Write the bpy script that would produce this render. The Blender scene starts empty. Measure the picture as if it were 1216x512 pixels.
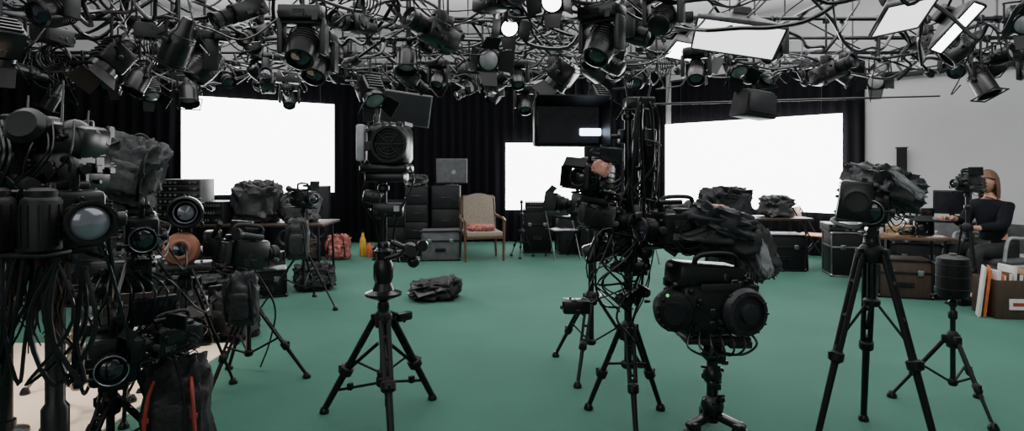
import bpy, bmesh, math, random
from mathutils import Vector, Matrix, Euler, noise
random.seed(7)
R=random.Random(11)
COL=bpy.context.scene.collection
pi=math.pi

# ------------------------------------------------------------ materials
def mat(name,col,rough=0.5,metal=0.0,emit=0.0,var=0.25,scale=12.0,bump=0.0,ecol=None,spec=0.5,stretch=None,sheen=0.0):
    m=bpy.data.materials.new(name); m.use_nodes=True
    nt=m.node_tree; b=nt.nodes['Principled BSDF']
    tc=nt.nodes.new('ShaderNodeTexCoord'); mp=nt.nodes.new('ShaderNodeMapping')
    if stretch: mp.inputs['Scale'].default_value=stretch
    nz=nt.nodes.new('ShaderNodeTexNoise'); nz.inputs['Scale'].default_value=scale; nz.inputs['Detail'].default_value=4
    nt.links.new(tc.outputs['Object'],mp.inputs['Vector']); nt.links.new(mp.outputs['Vector'],nz.inputs['Vector'])
    rp=nt.nodes.new('ShaderNodeValToRGB')
    rp.color_ramp.elements[0].position=0.3; rp.color_ramp.elements[1].position=0.7
    rp.color_ramp.elements[0].color=(*[c*(1-var) for c in col],1)
    rp.color_ramp.elements[1].color=(*[min(1,c*(1+var)) for c in col],1)
    nt.links.new(nz.outputs['Fac'],rp.inputs['Fac']); nt.links.new(rp.outputs['Color'],b.inputs['Base Color'])
    b.inputs['Roughness'].default_value=rough; b.inputs['Metallic'].default_value=metal
    b.inputs['Specular IOR Level'].default_value=spec
    if emit>0:
        b.inputs['Emission Color'].default_value=(*(ecol or col),1); b.inputs['Emission Strength'].default_value=emit
    if bump>0:
        bp=nt.nodes.new('ShaderNodeBump'); bp.inputs['Strength'].default_value=bump; bp.inputs['Distance'].default_value=0.01
        nt.links.new(nz.outputs['Fac'],bp.inputs['Height']); nt.links.new(bp.outputs['Normal'],b.inputs['Normal'])
    return m
M={}
M['black']=mat('black plastic',(0.005,0.005,0.006),0.28,spec=.45)
M['matte']=mat('matte black paint',(0.005,0.005,0.006),0.48,bump=0.1,scale=60,spec=.3)
M['char']=mat('charcoal plastic',(0.015,0.015,0.017),0.42,spec=.4)
M['grey']=mat('grey plastic',(0.10,0.10,0.105),0.45)
M['lgrey']=mat('light grey plastic',(0.3,0.3,0.31),0.45)
M['metal']=mat('brushed metal',(0.4,0.4,0.41),0.28,1.0)
M['dmetal']=mat('dark metal',(0.045,0.045,0.05),0.3,0.9)
M['glass']=mat('coated lens glass',(0.01,0.012,0.02),0.04,0.0,spec=1.0)
M['silverglass']=mat('silvery reflector glass',(0.2,0.21,0.24),0.12,0.4,spec=1.0)
M['screen_off']=mat('dark screen glass',(0.012,0.013,0.016),0.12)
M['frost']=mat('frosted lamp glass',(0.3,0.3,0.31),0.2)
M['lampon']=mat('lit lamp diffuser',(1,1,1),0.4,emit=9,var=0,ecol=(1,0.98,0.97))
M['lampdim']=mat('softly lit diffuser',(0.9,0.9,0.92),0.4,emit=2.0,var=0.02,ecol=(1,0.99,0.98))
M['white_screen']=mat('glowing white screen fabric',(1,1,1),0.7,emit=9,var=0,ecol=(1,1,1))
M['bluelight']=mat('bluish lit panel',(0.8,0.85,1),0.4,emit=9,var=0,ecol=(0.66,0.76,1))
M['fab']=mat('black fabric',(0.013,0.013,0.015),0.7,bump=0.4,scale=40)
M['fabg']=mat('grey fabric',(0.055,0.055,0.058),0.7,bump=0.5,scale=40)
M['fabd']=mat('dark grey nylon',(0.026,0.026,0.029),0.42,bump=0.4,scale=30)
M['fabl']=mat('pale grey cloth',(0.30,0.30,0.31),0.8,bump=0.3,scale=30)
M['brown']=mat('dark brown fringe',(0.028,0.014,0.010),0.6,bump=0.5,scale=20,stretch=(6,6,1))
M['pink']=mat('pink beige cloth',(0.55,0.27,0.2),0.7,bump=0.3,scale=25)
M['red']=mat('red cloth',(0.28,0.03,0.022),0.6,bump=0.3)
M['flor']=mat('red and pale floral cloth',(0.38,0.12,0.10),0.7,var=0.9,scale=22)
M['orange']=mat('orange plastic',(0.6,0.15,0.04),0.45)
M['wood']=mat('brown wood',(0.11,0.056,0.03),0.45,scale=6,stretch=(1,1,8))
M['darkwood']=mat('dark brown board',(0.05,0.03,0.02),0.5,scale=6,stretch=(8,1,1))
M['beige']=mat('beige upholstery',(0.27,0.225,0.18),0.85,bump=0.3,scale=60)
M['paper']=mat('white paper',(0.65,0.63,0.6),0.8,var=0.08)
M['paperb']=mat('cardboard',(0.38,0.25,0.14),0.8,var=0.1)
M['skin']=mat('skin',(0.50,0.27,0.195),0.5,var=0.06)
M['hair']=mat('brown hair',(0.12,0.055,0.03),0.5,var=0.5,scale=30,stretch=(6,6,1),bump=0.5)
M['cloth_b']=mat('black sweater knit',(0.006,0.0065,0.010),0.9,bump=0.3,scale=80,spec=.2)
M['tan']=mat('tan rubber',(0.30,0.12,0.075),0.5)
M['yellow']=mat('yellow plastic',(0.7,0.4,0.05),0.5)
M['green']=mat('green light',(0.1,0.7,0.2),0.5,emit=1.0)
M['silvertube']=mat('champagne aluminium',(0.3,0.26,0.21),0.35,0.8)
M['cream']=mat('cream warm-lit bare floor',(0.78,0.63,0.5),0.5,var=0.05,scale=3)  # pale floor colour with the warm light put into it
M['floor']=mat('green studio carpet',(0.052,0.142,0.106),0.85,var=0.08,scale=1.3,spec=0.15)
M['wall']=mat('grey white painted wall',(0.54,0.525,0.54),0.85,var=0.03,scale=1.5)
M['ceil']=mat('pale ceiling paint',(0.66,0.64,0.64),0.9,var=0.04,scale=1.2)
M['curt']=mat('black curtain cloth',(0.003,0.003,0.0045),0.9,var=0.3,scale=4,stretch=(6,6,0.5),spec=.12)
nt=M['floor'].node_tree; b=nt.nodes['Principled BSDF']
n2=nt.nodes.new('ShaderNodeTexNoise'); n2.inputs['Scale'].default_value=180; bp=nt.nodes.new('ShaderNodeBump'); bp.inputs['Strength'].default_value=0.25; bp.inputs['Distance'].default_value=0.01
tc=nt.nodes.new('ShaderNodeTexCoord'); nt.links.new(tc.outputs['Object'],n2.inputs['Vector']); nt.links.new(n2.outputs['Fac'],bp.inputs['Height']); nt.links.new(bp.outputs['Normal'],b.inputs['Normal'])

# ------------------------------------------------------------ mesh builder
def orient(d):
    return Vector(d).normalized().to_track_quat('Z','Y').to_matrix()
def smoothpath(pts,n=6):
    pts=[Vector(p) for p in pts]
    if len(pts)<3: return pts
    out=[]
    for i in range(len(pts)-1):
        p0=pts[max(i-1,0)];p1=pts[i];p2=pts[i+1];p3=pts[min(i+2,len(pts)-1)]
        for k in range(n):
            t=k/n
            out.append(0.5*((2*p1)+(-p0+p2)*t+(2*p0-5*p1+4*p2-p3)*t*t+(-p0+3*p1-3*p2+p3)*t**3))
    out.append(pts[-1]); return out
class MB:
    def __init__(s): s.bm=bmesh.new(); s.mi=0
    def m(s,i): s.mi=i; return s
    def _f(s,vs):
        try:
            f=s.bm.faces.new(vs); f.material_index=s.mi; return f
        except ValueError: return None
    def box(s,c,sz,rot=(0,0,0),bev=0.0,seg=2,taper=1.0):
        E=Euler(rot).to_matrix(); c=Vector(c); v=[]
        for dz in(-.5,.5):
            k=taper if dz>0 else 1.0
            for dx,dy in((-.5,-.5),(.5,-.5),(.5,.5),(-.5,.5)):
                v.append(s.bm.verts.new(c+E@Vector((dx*sz[0]*k,dy*sz[1]*k,dz*sz[2]))))
        fs=[s._f([v[i] for i in q]) for q in((3,2,1,0),(4,5,6,7),(0,1,5,4),(1,2,6,5),(2,3,7,6),(3,0,4,7))]
        if bev>0:
            es=list({e for f in fs for e in f.edges})
            bmesh.ops.bevel(s.bm,geom=es,offset=min(bev,min(sz)*0.45),segments=seg,profile=0.5,affect='EDGES')
        return s
    def lathe(s,prof,p=(0,0,0),ax=(0,0,1),seg=18):
        O=orient(ax); p=Vector(p); rings=[]
        for r,h in prof:
            r=max(r,0.0002)
            rings.append([s.bm.verts.new(p+O@Vector((r*math.cos(2*pi*i/seg),r*math.sin(2*pi*i/seg),h))) for i in range(seg)])
        for a,b_ in zip(rings[:-1],rings[1:]):
            for i in range(seg):
                j=(i+1)%seg; s._f([a[i],a[j],b_[j],b_[i]])
        s._f(rings[0][::-1]); s._f(rings[-1]); return s
    def cyl(s,a,b_,r0,r1=None,seg=14):
        a=Vector(a);b_=Vector(b_); d=b_-a
        return s.lathe([(r0,0),(r0 if r1 is None else r1,d.length)],a,d,seg)
    def sph(s,c,r,sc=(1,1,1),seg=14):
        c=Vector(c); n=seg//2; rings=[]
        for k in range(n+1):
            th=pi*k/n; rr=max(math.sin(th),0.001)
            rings.append([s.bm.verts.new(c+Vector((r*sc[0]*rr*math.cos(2*pi*i/seg),r*sc[1]*rr*math.sin(2*pi*i/seg),-r*sc[2]*math.cos(th)))) for i in range(seg)])
        for a,b_ in zip(rings[:-1],rings[1:]):
            for i in range(seg):
                j=(i+1)%seg; s._f([a[i],a[j],b_[j],b_[i]])
        return s
    def tube(s,pts,r,seg=6,n=5,r1=None):
        P=smoothpath(pts,n); N=len(P); rings=[]
        prev=None
        for k,p in enumerate(P):
            t=(P[min(k+1,N-1)]-P[max(k-1,0)])
            if t.length<1e-7: t=Vector((0,0,1))
            t.normalize()
            if prev is None:
                u=t.orthogonal().normalized()
            else:
                u=(prev-t*prev.dot(t)); 
                u=u.normalized() if u.length>1e-6 else t.orthogonal().normalized()
            prev=u; w=t.cross(u)
            rr=r if r1 is None else r+(r1-r)*k/(N-1)
            rings.append([s.bm.verts.new(p+rr*(math.cos(2*pi*i/seg)*u+math.sin(2*pi*i/seg)*w)) for i in range(seg)])
        for a,b_ in zip(rings[:-1],rings[1:]):
            for i in range(seg):
                j=(i+1)%seg; s._f([a[i],a[j],b_[j],b_[i]])
        s._f(rings[0][::-1]); s._f(rings[-1]); return s
    def tor(s,c,Rr,r,ax=(0,0,1),seg=24,sg=8,arc=1.0):
        O=orient(ax); pts=[Vector(c)+O@Vector((Rr*math.cos(2*pi*arc*i/seg),Rr*math.sin(2*pi*arc*i/seg),0)) for i in range(seg+1)]
        return s.tube(pts,r,sg,1)
    def blob(s,c,sz,rot=(0,0,0),amp=0.15,fr=5.0,seed=0,sq=0.55,nu=36,nv=22,fold=(1,1,1),flat=True):
        E=Euler(rot).to_matrix(); c=Vector(c); rings=[]
        def sp(x): return math.copysign(abs(x)**sq,x)
        for k in range(nv+1):
            th=-pi/2+pi*k/nv; ring=[]
            for i in range(nu):
                ph=2*pi*i/nu
                v=Vector((sp(math.cos(th))*sp(math.cos(ph)),sp(math.cos(th))*sp(math.sin(ph)),sp(math.sin(th))))
                q=Vector((v.x*fold[0],v.y*fold[1],v.z*fold[2]))*fr*0.5+Vector((seed*7.3,seed*3.1,seed*1.7))
                n=1-2*abs(noise.noise(q)); n2=noise.noise(q*2.3)
                v=v*(1+amp*(n-0.6)+amp*0.5*n2)
                p=Vector((v.x*sz[0]/2,v.y*sz[1]/2,v.z*sz[2]/2))
                if flat and p.z<-sz[2]*0.46: p.z=-sz[2]*0.46
                ring.append(s.bm.verts.new(c+E@p))
            rings.append(ring)
        for a,b_ in zip(rings[:-1],rings[1:]):
            for i in range(nu):
                j=(i+1)%nu; s._f([a[i],a[j],b_[j],b_[i]])
        return s
    def sheet(s,fn,nu=24,nv=24,th=0.006):
        G=[[Vector(fn(i/nu,j/nv)) for j in range(nv+1)] for i in range(nu+1)]
        for side in(0,1):
            V=[]
            for i in range(nu+1):
                row=[]
                for j in range(nv+1):
                    du=G[min(i+1,nu)][j]-G[max(i-1,0)][j]; dv=G[i][min(j+1,nv)]-G[i][max(j-1,0)]
                    nn=du.cross(dv); nn=nn.normalized() if nn.length>1e-9 else Vector((0,0,1))
                    row.append(s.bm.verts.new(G[i][j]+nn*th*(0.5 if side else -0.5)))
                V.append(row)
            for i in range(nu):
                for j in range(nv):
                    q=[V[i][j],V[i+1][j],V[i+1][j+1],V[i][j+1]]
                    s._f(q if side else q[::-1])
            if side==0: V0=V
        for i in range(nu):
            s._f([V0[i][0],V0[i+1][0],V[i+1][0],V[i][0]]); s._f([V[i][nv],V[i+1][nv],V0[i+1][nv],V0[i][nv]])
        for j in range(nv):
            s._f([V[0][j],V[0][j+1],V0[0][j+1],V0[0][j]]); s._f([V0[nu][j],V0[nu][j+1],V[nu][j+1],V[nu][j]])
        return s
    def greeb(s,c,sz,n,rnd,k=0.25):
        c=Vector(c)
        for _ in range(n):
            a=rnd.choice((0,1,2)); sg=rnd.choice((-1,1)); p=[rnd.uniform(-.4,.4)*sz[i] for i in range(3)]; p[a]=sg*sz[a]*0.48
            q=min(sz)*k
            if rnd.random()<0.55:
                d=[rnd.uniform(.3,1.2)*q for _ in range(3)]; d[a]=rnd.uniform(.15,.5)*q
                s.box(c+Vector(p),d,bev=q*0.08,seg=1)
            else:
                ax=[0,0,0]; ax[a]=sg; h=rnd.uniform(.2,.6)*q; r=rnd.uniform(.15,.4)*q
                s.lathe([(r,-0.01),(r,h*.8),(r*.8,h)],c+Vector(p),ax,10)
        return s
    def fin(s,name,mats,parent=None,loc=(0,0,0),rot=(0,0,0),smooth=True,ang=38,label=None):
        me=bpy.data.meshes.new(name); s.bm.normal_update(); s.bm.to_mesh(me); s.bm.free()
        if isinstance(mats,str): mats=[mats]
        for x in mats: me.materials.append(M[x])
        if smooth:
            me.polygons.foreach_set('use_smooth',[True]*len(me.polygons))
            me.set_sharp_from_angle(angle=math.radians(ang))
        o=bpy.data.objects.new(name,me); COL.objects.link(o)
        if parent: o.parent=parent
        o.location=loc; o.rotation_euler=rot
        if label: o['label']=label
        return o
def thing(name,label,cat,loc=(0,0,0),rz=0,group=None,rot=None,scale=1.0):
    e=bpy.data.objects.new(name,None); COL.objects.link(e); e.empty_display_size=0.1
    e.location=loc; e.rotation_euler=rot if rot else (0,0,rz); e.scale=(scale,)*3
    e['label']=label; e['category']=cat
    if group: e['group']=group
    return e
def tag(o,label,cat,group=None):
    o['label']=label; o['category']=cat
    if group: o['group']=group
    return o
def dup(root,loc,rot=(0,0,0),scale=1.0,label=None):
    n=root.copy(); COL.objects.link(n); n.location=loc; n.rotation_euler=rot; n.scale=(scale,)*3
    if label: n['label']=label
    def rec(src,dst):
        for c in src.children:
            k=c.copy(); COL.objects.link(k); k.parent=dst; k.matrix_parent_inverse=c.matrix_parent_inverse.copy(); rec(c,k)
    rec(root,n); return n

# ------------------------------------------------------------ room shell
def struct(o): o['kind']='structure'; return o
H=4.0
plan=[(-3.2,11.2),(3.0,11.5),(9.0,4.9),(9.0,-3.5),(-9.3,-3.5),(-9.3,7.0)]
def wall(name,a,b_,m='wall'):
    mb=MB(); a=Vector((*a,0));b_=Vector((*b_,0)); d=(b_-a); L=d.length; n=Vector((-d.y,d.x,0)).normalized()
    c=(a+b_)/2+n*0.06+Vector((0,0,H/2)); mb.box(c,(L+0.1,0.12,H),(0,0,math.atan2(d.y,d.x)))
    return struct(mb.fin(name,m,smooth=False))
wall('wall_back',plan[0],plan[1]); wall('wall_right',plan[1],plan[2]); wall('wall_side_right',plan[2],plan[3])
wall('wall_front',plan[3],plan[4]); wall('wall_side_left',plan[4],plan[5]); wall('wall_left',plan[5],plan[0])
mb=MB(); mb.box((0,4,-0.05),(20,16.5,0.1)); struct(mb.fin('floor','floor',smooth=False))
mb=MB(); mb.box((0,4,H+0.05),(20,16.5,0.1)); struct(mb.fin('ceiling','ceil',smooth=False))
def base(name,a,b_):
    mb=MB(); a=Vector((*a,0));b_=Vector((*b_,0)); d=(b_-a); n=Vector((-d.y,d.x,0)).normalized()
    mb.box((a+b_)/2-n*0.012+Vector((0,0,0.06)),(d.length-0.1,0.02,0.12),(0,0,math.atan2(d.y,d.x)),bev=0.004)
    struct(mb.fin(name,'grey',smooth=False))
base('baseboard_right',(5.3,8.97),plan[2])

def curtain(label,a,b_,z0,z1,off=0.09,amp=0.035,wl=0.17):
    a=Vector((*a,0));b_=Vector((*b_,0)); d=b_-a; L=d.length; d.normalize(); n=Vector((d.y,-d.x,0))
    root=thing('curtain',label,'curtain',loc=(a+b_)/2+n*off)
    o=(a+b_)/2+n*off
    mb=MB()
    def fn(u,v):
        s=u*L; k=1+0.5*noise.noise(Vector((s*0.9,0,3)))
        w=amp*math.sin(2*pi*s/wl*1.0+3*noise.noise(Vector((s*.8,v*.6,0))))*k*(0.7+0.3*(1-v))
        p=a+d*s+n*(off+w)-o; p.z=z0+(z1-z0)*v; return p
    mb.sheet(fn,int(L/wl*8),6,0.004); mb.fin('drape','curt',root)
    mb=MB(); p=a-o+n*off; q=b_-o+n*off; p.z=q.z=z1+0.02; mb.cyl(p,q,0.022); mb.fin('curtain_rail','dmetal',root)
    return root
curtain('black floor-length pleated curtain behind the tall white screen',(-9.1,7.12),(-3.24,11.15),0.01,3.05)
curtain('black floor-length pleated curtain along the rear wall',(-3.24,11.2),(2.98,11.49),0.01,3.3)
curtain('black floor-length pleated curtain behind the wide white screen',(3.1,11.38),(5.35,8.92),0.01,3.05,off=0.05,amp=0.025)

def wscreen(label,a,b_,z0,z1,ztop):
    a=Vector((*a,0));b_=Vector((*b_,0)); d=b_-a; L=d.length; c=(a+b_)/2; rz=math.atan2(d.y,d.x); h=z1-z0
    root=thing('projection_screen',label,'screen',loc=(c.x,c.y,z0),rz=rz)
    mb=MB(); mb.box((0,0,h/2),(L,0.012,h)); mb.fin('screen_surface','white_screen',root,smooth=False)
    mb=MB(); t=0.022
    for z in(0,h): mb.box((0,0.012,z),(L+2*t,0.03,t),bev=0.004)
    for x in(-L/2,L/2): mb.box((x,0.012,h/2),(t,0.03,h),bev=0.004)
    mb.fin('screen_frame','matte',root)
    for x in(-L*.4,L*.4):
        mb=MB(); mb.cyl((x,0.015,h),(x,0.04,ztop-z0),0.004,seg=6); mb.fin('hanging_wire','dmetal',root)
wscreen('large glowing white screen hung in front of black curtain',(-5.33,9.5),(-3.29,10.9),0.96,2.58,3.07)
wscreen('glowing white screen hung low on the rear black curtain',(-0.12,11.12),(1.36,11.15),0.62,1.88,3.3)
wscreen('wide glowing white screen hung beside the grey wall',(2.93,11.25),(5.02,8.95),0.71,2.236,3.07)

# ------------------------------------------------------------ generic makers
def add_camera(parent,name='camera_head',loc=(0,0,0),rot=(0,0,0),s=1.0,seed=1,lens=0.2,lr=0.055,matte=True,top=True,mon=True,top_level=None,glass='glass'):
    rn=random.Random(seed)
    g=thing('cinema_camera',top_level,'camera',loc=loc,rot=rot,scale=s)
    mbB=MB(); mbB.box((0,0.02,0.10),(0.15,0.26,0.17),bev=0.02).box((0.0,0.06,0.195),(0.11,0.16,0.03),bev=0.01).box((0,0,0.01),(0.09,0.2,0.02),bev=0.004)
    mbB.greeb((0,0.02,0.10),(0.15,0.26,0.17),30,rn,0.3); mbB.m(1).box((0.078,0.0,0.12),(0.006,0.12,0.06),bev=0.002).m(2)
    for i in range(6): mbB.box((0.078,-0.06+i*.012,0.06),(0.006,0.005,0.035))
    mbB.fin('camera_body',['black','screen_off','grey'],g)
    mb=MB(); prof=[(lr*.7,0),(lr*.75,.03),(lr*.95,.032),(lr*.95,.06),(lr*.85,.062),(lr*.85,lens*.5),(lr*1.05,lens*.52),(lr*1.05,lens*.75),(lr*.97,lens*.77),(lr*1.15,lens*.95),(lr*1.15,lens),(lr*1.0,lens),(lr*.93,lens-.012)]
    mb.lathe(prof,(0,-0.11,0.10),(0,-1,0),26)
    for i in range(18):
        a=2*pi*i/18; mb.box((lr*1.05*math.cos(a),-0.11-lens*.63,.10+lr*1.05*math.sin(a)),(.006,lens*.18,.006),(0,-a,0))
    mb.m(1).tor((0,-0.11-lens*.98,0.10),lr*1.08,.003,(0,1,0))
    mb.fin('lens',['matte','metal'],g)
    mb=MB(); mb.lathe([(lr*.93,0),(lr*.8,.006),(lr*.4,.013),(0,.016)],(0,-0.11-lens+.014,0.10),(0,-1,0),24); mb.fin('lens_glass',glass,g,label='coated front glass')
    if matte:
        mb=MB(); y=-0.11-lens*.9; w=lr*3.0; h=lr*2.6
        for sx in(-1,1): mb.box((sx*w/2,y-.04,.10),(.006,.09,h),(0,0,sx*.12),bev=.002)
        for sz in(-1,1): mb.box((0,y-.04,.10+sz*h/2),(w,.09,.006),(sz*-.12,0,0),bev=.002)
        for sx in(-1,1): mb.box((sx*w*.42,y,.10),(w*.16,.01,h))
        for sz in(-1,1): mb.box((0,y,.10+sz*h*.44),(w,.01,h*.12))
        mb.box((0,y-.06,.10+h*.72),(w,.004,h*.5),(-.6,0,0)); mb.fin('matte_box','matte',g)
    if top:
        mb=MB(); mb.tube([(0,-.08,.19),(0,-.09,.25),(0,-.05,.272),(0,.08,.272),(0,.12,.25),(0,.11,.19)],.012,8)
        mb.cyl((.02,-.12,.245),(.02,.03,.245),.014); mb.fin('top_handle','matte',g)
        mb=MB(); mb.cyl((-.085,-.02,.2),(-.085,.14,.21),.02).lathe([(.02,0),(.036,.03),(.036,.045)],(-.085,.13,.21),(0,1,.08)).cyl((-.085,0,.2),(-.02,0,.19),.008); mb.fin('viewfinder','char',g)
    mb=MB(); mb.box((0,.18,.1),(.11,.05,.13),bev=.01).box((0,.21,.1),(.09,.02,.1),bev=.006); mb.greeb((0,.18,.1),(.11,.05,.13),5,rn,.3); mb.fin('battery','char',g)
    if mon:
        mb=MB(); mb.box((.12,-.03,.25),(.15,.02,.1),(0.1,0,.3),bev=.006).cyl((.05,0,.2),(.1,-.02,.24),.006).m(1).box((.118,-.041,.25),(.13,.004,.08),(0.1,0,.3)); mb.fin('side_monitor',['black','screen_off'],g)
    for sx in(-.035,.035):
        mb=MB(); mb.cyl((sx,-.11-lens*.95,.0),(sx,.2,.0),.0075,seg=8); mb.fin('support_rod','dmetal',g)
    mb=MB()
    for k in range(4):
        z=.03+.035*k; mb.tube([(.07,.1,z),(.12+.02*rn.random(),.12,z-.03),(.1,.0,z-.07),(.06,-.05,z)],.004,6)
    mb.fin('cable_loop','black',g)
    for k,(x,z) in enumerate(((.085,.1),(-.085,.06))):
        sgn=1 if x>0 else -1; mb=MB()
        mb.lathe([(.02,0),(.022,.004),(.022,.02),(.016,.024)],(x,-.11-lens*.3,z),(sgn,0,0),14).cyl((x,-.11-lens*.3,z),(x*.6,-.11-lens*.3,z),.006)
        mb.fin('focus_knob','char',g)
    return g

def tripod(label,loc,apex,foot,top,rz=0,foot_z=0.0,name='tripod',leg_r=0.016,double=True,spread=True,group=None,matn='matte',cr=0.018,hub=0.045):
    g=thing(name,label,'tripod' if name=='tripod' else 'light stand',loc=loc,rz=rz,group=group)
    mb=MB(); low=apex-foot*0.9 if spread else apex*.5; low=max(low,0.08)
    mb.cyl((0,0,low),(0,0,top),cr,seg=14).lathe([(cr*1.5,0),(cr*1.7,.01),(cr*1.7,.04),(cr*1.4,.05)],(0,0,(apex+top)/2)).lathe([(cr*1.2,0),(cr*1.6,.01),(cr*1.6,.03),(cr,.04)],(0,0,top-.05))
    mb.box((cr*2.0,0,(apex+top)/2+.025),(.03,.012,.02),bev=.003); mb.fin('center_column','dmetal' if matn=='matte' else matn,g)
    mb=MB(); mb.lathe([(hub*.6,-.05),(hub*.9,-.045),(hub,-.02),(hub,.02),(hub*.75,.04),(hub*.5,.05)],(0,0,apex))
    for k in range(3):
        a=2*pi*k/3; mb.box((math.cos(a)*hub,math.sin(a)*hub,apex),(.04,.035,.05),(0,0,a),bev=.006)
    mb.fin('leg_collar',matn,g)
    if spread:
        mb=MB(); mb.lathe([(cr*1.4,0),(cr*1.8,.01),(cr*1.8,.03),(cr*1.3,.04)],(0,0,low)); mb.fin('spreader_collar',matn,g)
    for k in range(3):
        a=2*pi*k/3; c,s_=math.cos(a),math.sin(a); t=Vector((-s_,c,0))
        A=Vector((c*hub,s_*hub,apex)); B=Vector((c*foot,s_*foot,foot_z+.02)); mid=A.lerp(B,.52)
        mb=MB()
        if double:
            for sgn in(-1,1):
                mb.cyl(A+t*.02*sgn,mid.lerp(B,.12)+t*.016*sgn,leg_r*.62,seg=8)
            for u in(.15,.33,.5):
                p=A.lerp(B,u); mb.cyl(p-t*.022,p+t*.022,leg_r*.6,seg=8)
            mb.cyl(mid.lerp(B,-.06),B,leg_r*.9,leg_r*.75,seg=10)
        else:
            mb.cyl(A,mid,leg_r,seg=10).cyl(mid,B,leg_r*.75,seg=10)
        dr=(B-A).normalized()
        mb.lathe([(leg_r*1.3,0),(leg_r*1.7,.008),(leg_r*1.7,.045),(leg_r*1.2,.055)],mid,dr,12)
        mb.box(mid+Vector((c,s_,0))*leg_r*1.6+dr*.02,(.02,.015,.04),(0,0,a),bev=.003)
        if spread:
            mb.cyl((c*cr,s_*cr,low+.02),A.lerp(B,.45),.007,seg=8)
        lg=mb.fin('leg',matn,g)
        mb=MB(); mb.lathe([(.012,0),(.026,.0),(.028,.012),(.02,.03),(.014,.04)],(B.x,B.y,foot_z)); mb.fin('rubber_foot','black',lg)
    return g

def add_head(g,z,s=1.0,pan=True):
    mb=MB(); mb.lathe([(.03*s,0),(.05*s,.01*s),(.05*s,.03*s),(.035*s,.04*s),(.045*s,.05*s),(.045*s,.08*s)],(0,0,z)).cyl((-.06*s,0,z+.1*s),(.06*s,0,z+.1*s),.035*s,seg=18).box((0,0,z+.14*s),(.08*s,.14*s,.02*s),bev=.004)
    mb.lathe([(.02*s,0),(.022*s,.02*s),(.015*s,.03*s)],(.06*s,0,z+.1*s),(1,0,0),12)
    mb.fin('fluid_head','black',g)
    if pan:
        mb=MB(); mb.tube([(.05*s,.03*s,z+.1*s),(.09*s,.12*s,z+.06*s),(.14*s,.34*s,z-.06*s)],.007*s,8).cyl((.135*s,.32*s,z-.05*s),(.16*s,.42*s,z-.12*s),.013*s); mb.fin('pan_handle','matte',g)

def bag(label,loc,sz,rz=0,mt='fabd',seed=1,straps=True,name='gear_bag',cat='bag',rot=None,amp=.16,strapm=None,fold=(1,1,1.0)):
    g=thing(name,label,cat,loc=loc,rz=rz,rot=rot)
    mb=MB(); mb.blob((0,0,sz[2]*.46),sz,amp=amp,seed=seed,fr=4.2,sq=.5,nu=56,nv=34,fold=fold); mb.fin('bag_body' if straps else 'cloth_folds',mt,g,ang=60)
    if straps:
        mb=MB(); mb.blob((0,-sz[1]*.45,sz[2]*.36),(sz[0]*.66,sz[1]*.35,sz[2]*.5),amp=amp*.6,seed=seed+5,fr=4,sq=.45); mb.fin('front_pocket',mt,g,ang=60)
        for sx in(-1,1):
            mb=MB(); x=sx*sz[0]*.25; mb.tube([(x,-sz[1]*.3,sz[2]*.86),(x*1.3,-sz[1]*.62,sz[2]*.7),(x*1.5,-sz[1]*.68,sz[2]*.35),(x*1.5,-sz[1]*.45,sz[2]*.1)],.009,6)
            mb.box((x*1.42,-sz[1]*.66,sz[2]*.5),(.03,.014,.025),bev=.003); mb.fin('strap',strapm or 'matte',g)
        mb=MB(); mb.tor((0,0,sz[2]*.92),.04,.008,(0,1,0),16); mb.fin('grab_handle','matte',g)
    else:
        mb=MB(); mb.blob((sz[0]*.1,-sz[1]*.15,sz[2]*.75),(sz[0]*.7,sz[1]*.7,sz[2]*.4),(0,.2,.3),amp=amp,seed=seed+3,fr=6,sq=.6,nu=44,nv=26,flat=False); mb.fin('cloth_folds','fabg' if mt=='fabd' else mt,g,ang=60)
    return g

def case(label,loc,sz,rz=0,name='flight_case',mt='matte',trim='dmetal',seed=0,group=None):
    g=thing(name,label,'case',loc=loc,rz=rz,group=group); w,d,h=sz
    mb=MB(); mb.box((0,0,h/2),(w-.012,d-.012,h-.004),bev=.008); mb.fin('case_body',mt,g)
    mb=MB()
    for z in(.012,h-.012,h*.66):
        mb.box((0,-d/2,z),(w,.012,.022),bev=.002).box((0,d/2,z),(w,.012,.022),bev=.002)
        for sx in(-1,1): mb.box((sx*w/2,0,z),(.012,d,.022),bev=.002)
    for sx in(-1,1):
        for sy in(-1,1): mb.box((sx*w/2,sy*d/2,h/2),(.016,.016,h),bev=.003)
        for z in(.02,h-.02): mb.sph((sx*w/2,-d/2,z),.022,seg=10)
    mb.fin('metal_edging',trim,g)
    for sx in(-1,1):
        mb=MB(); mb.box((sx*w*.28,-d/2-.008,h*.66),(.06,.012,.06),bev=.004).lathe([(.014,0),(.014,.01)],(sx*w*.28,-d/2-.012,h*.66),(0,-1,0),10); mb.fin('latch','metal',g)
    mb=MB(); mb.tube([(-.06,-d/2-.005,h*.36),(-.055,-d/2-.03,h*.33),(.055,-d/2-.03,h*.33),(.06,-d/2-.005,h*.36)],.007,6).box((0,-d/2-.003,h*.36),(.16,.006,.05),bev=.002); mb.fin('handle','black',g)
    return g

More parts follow.
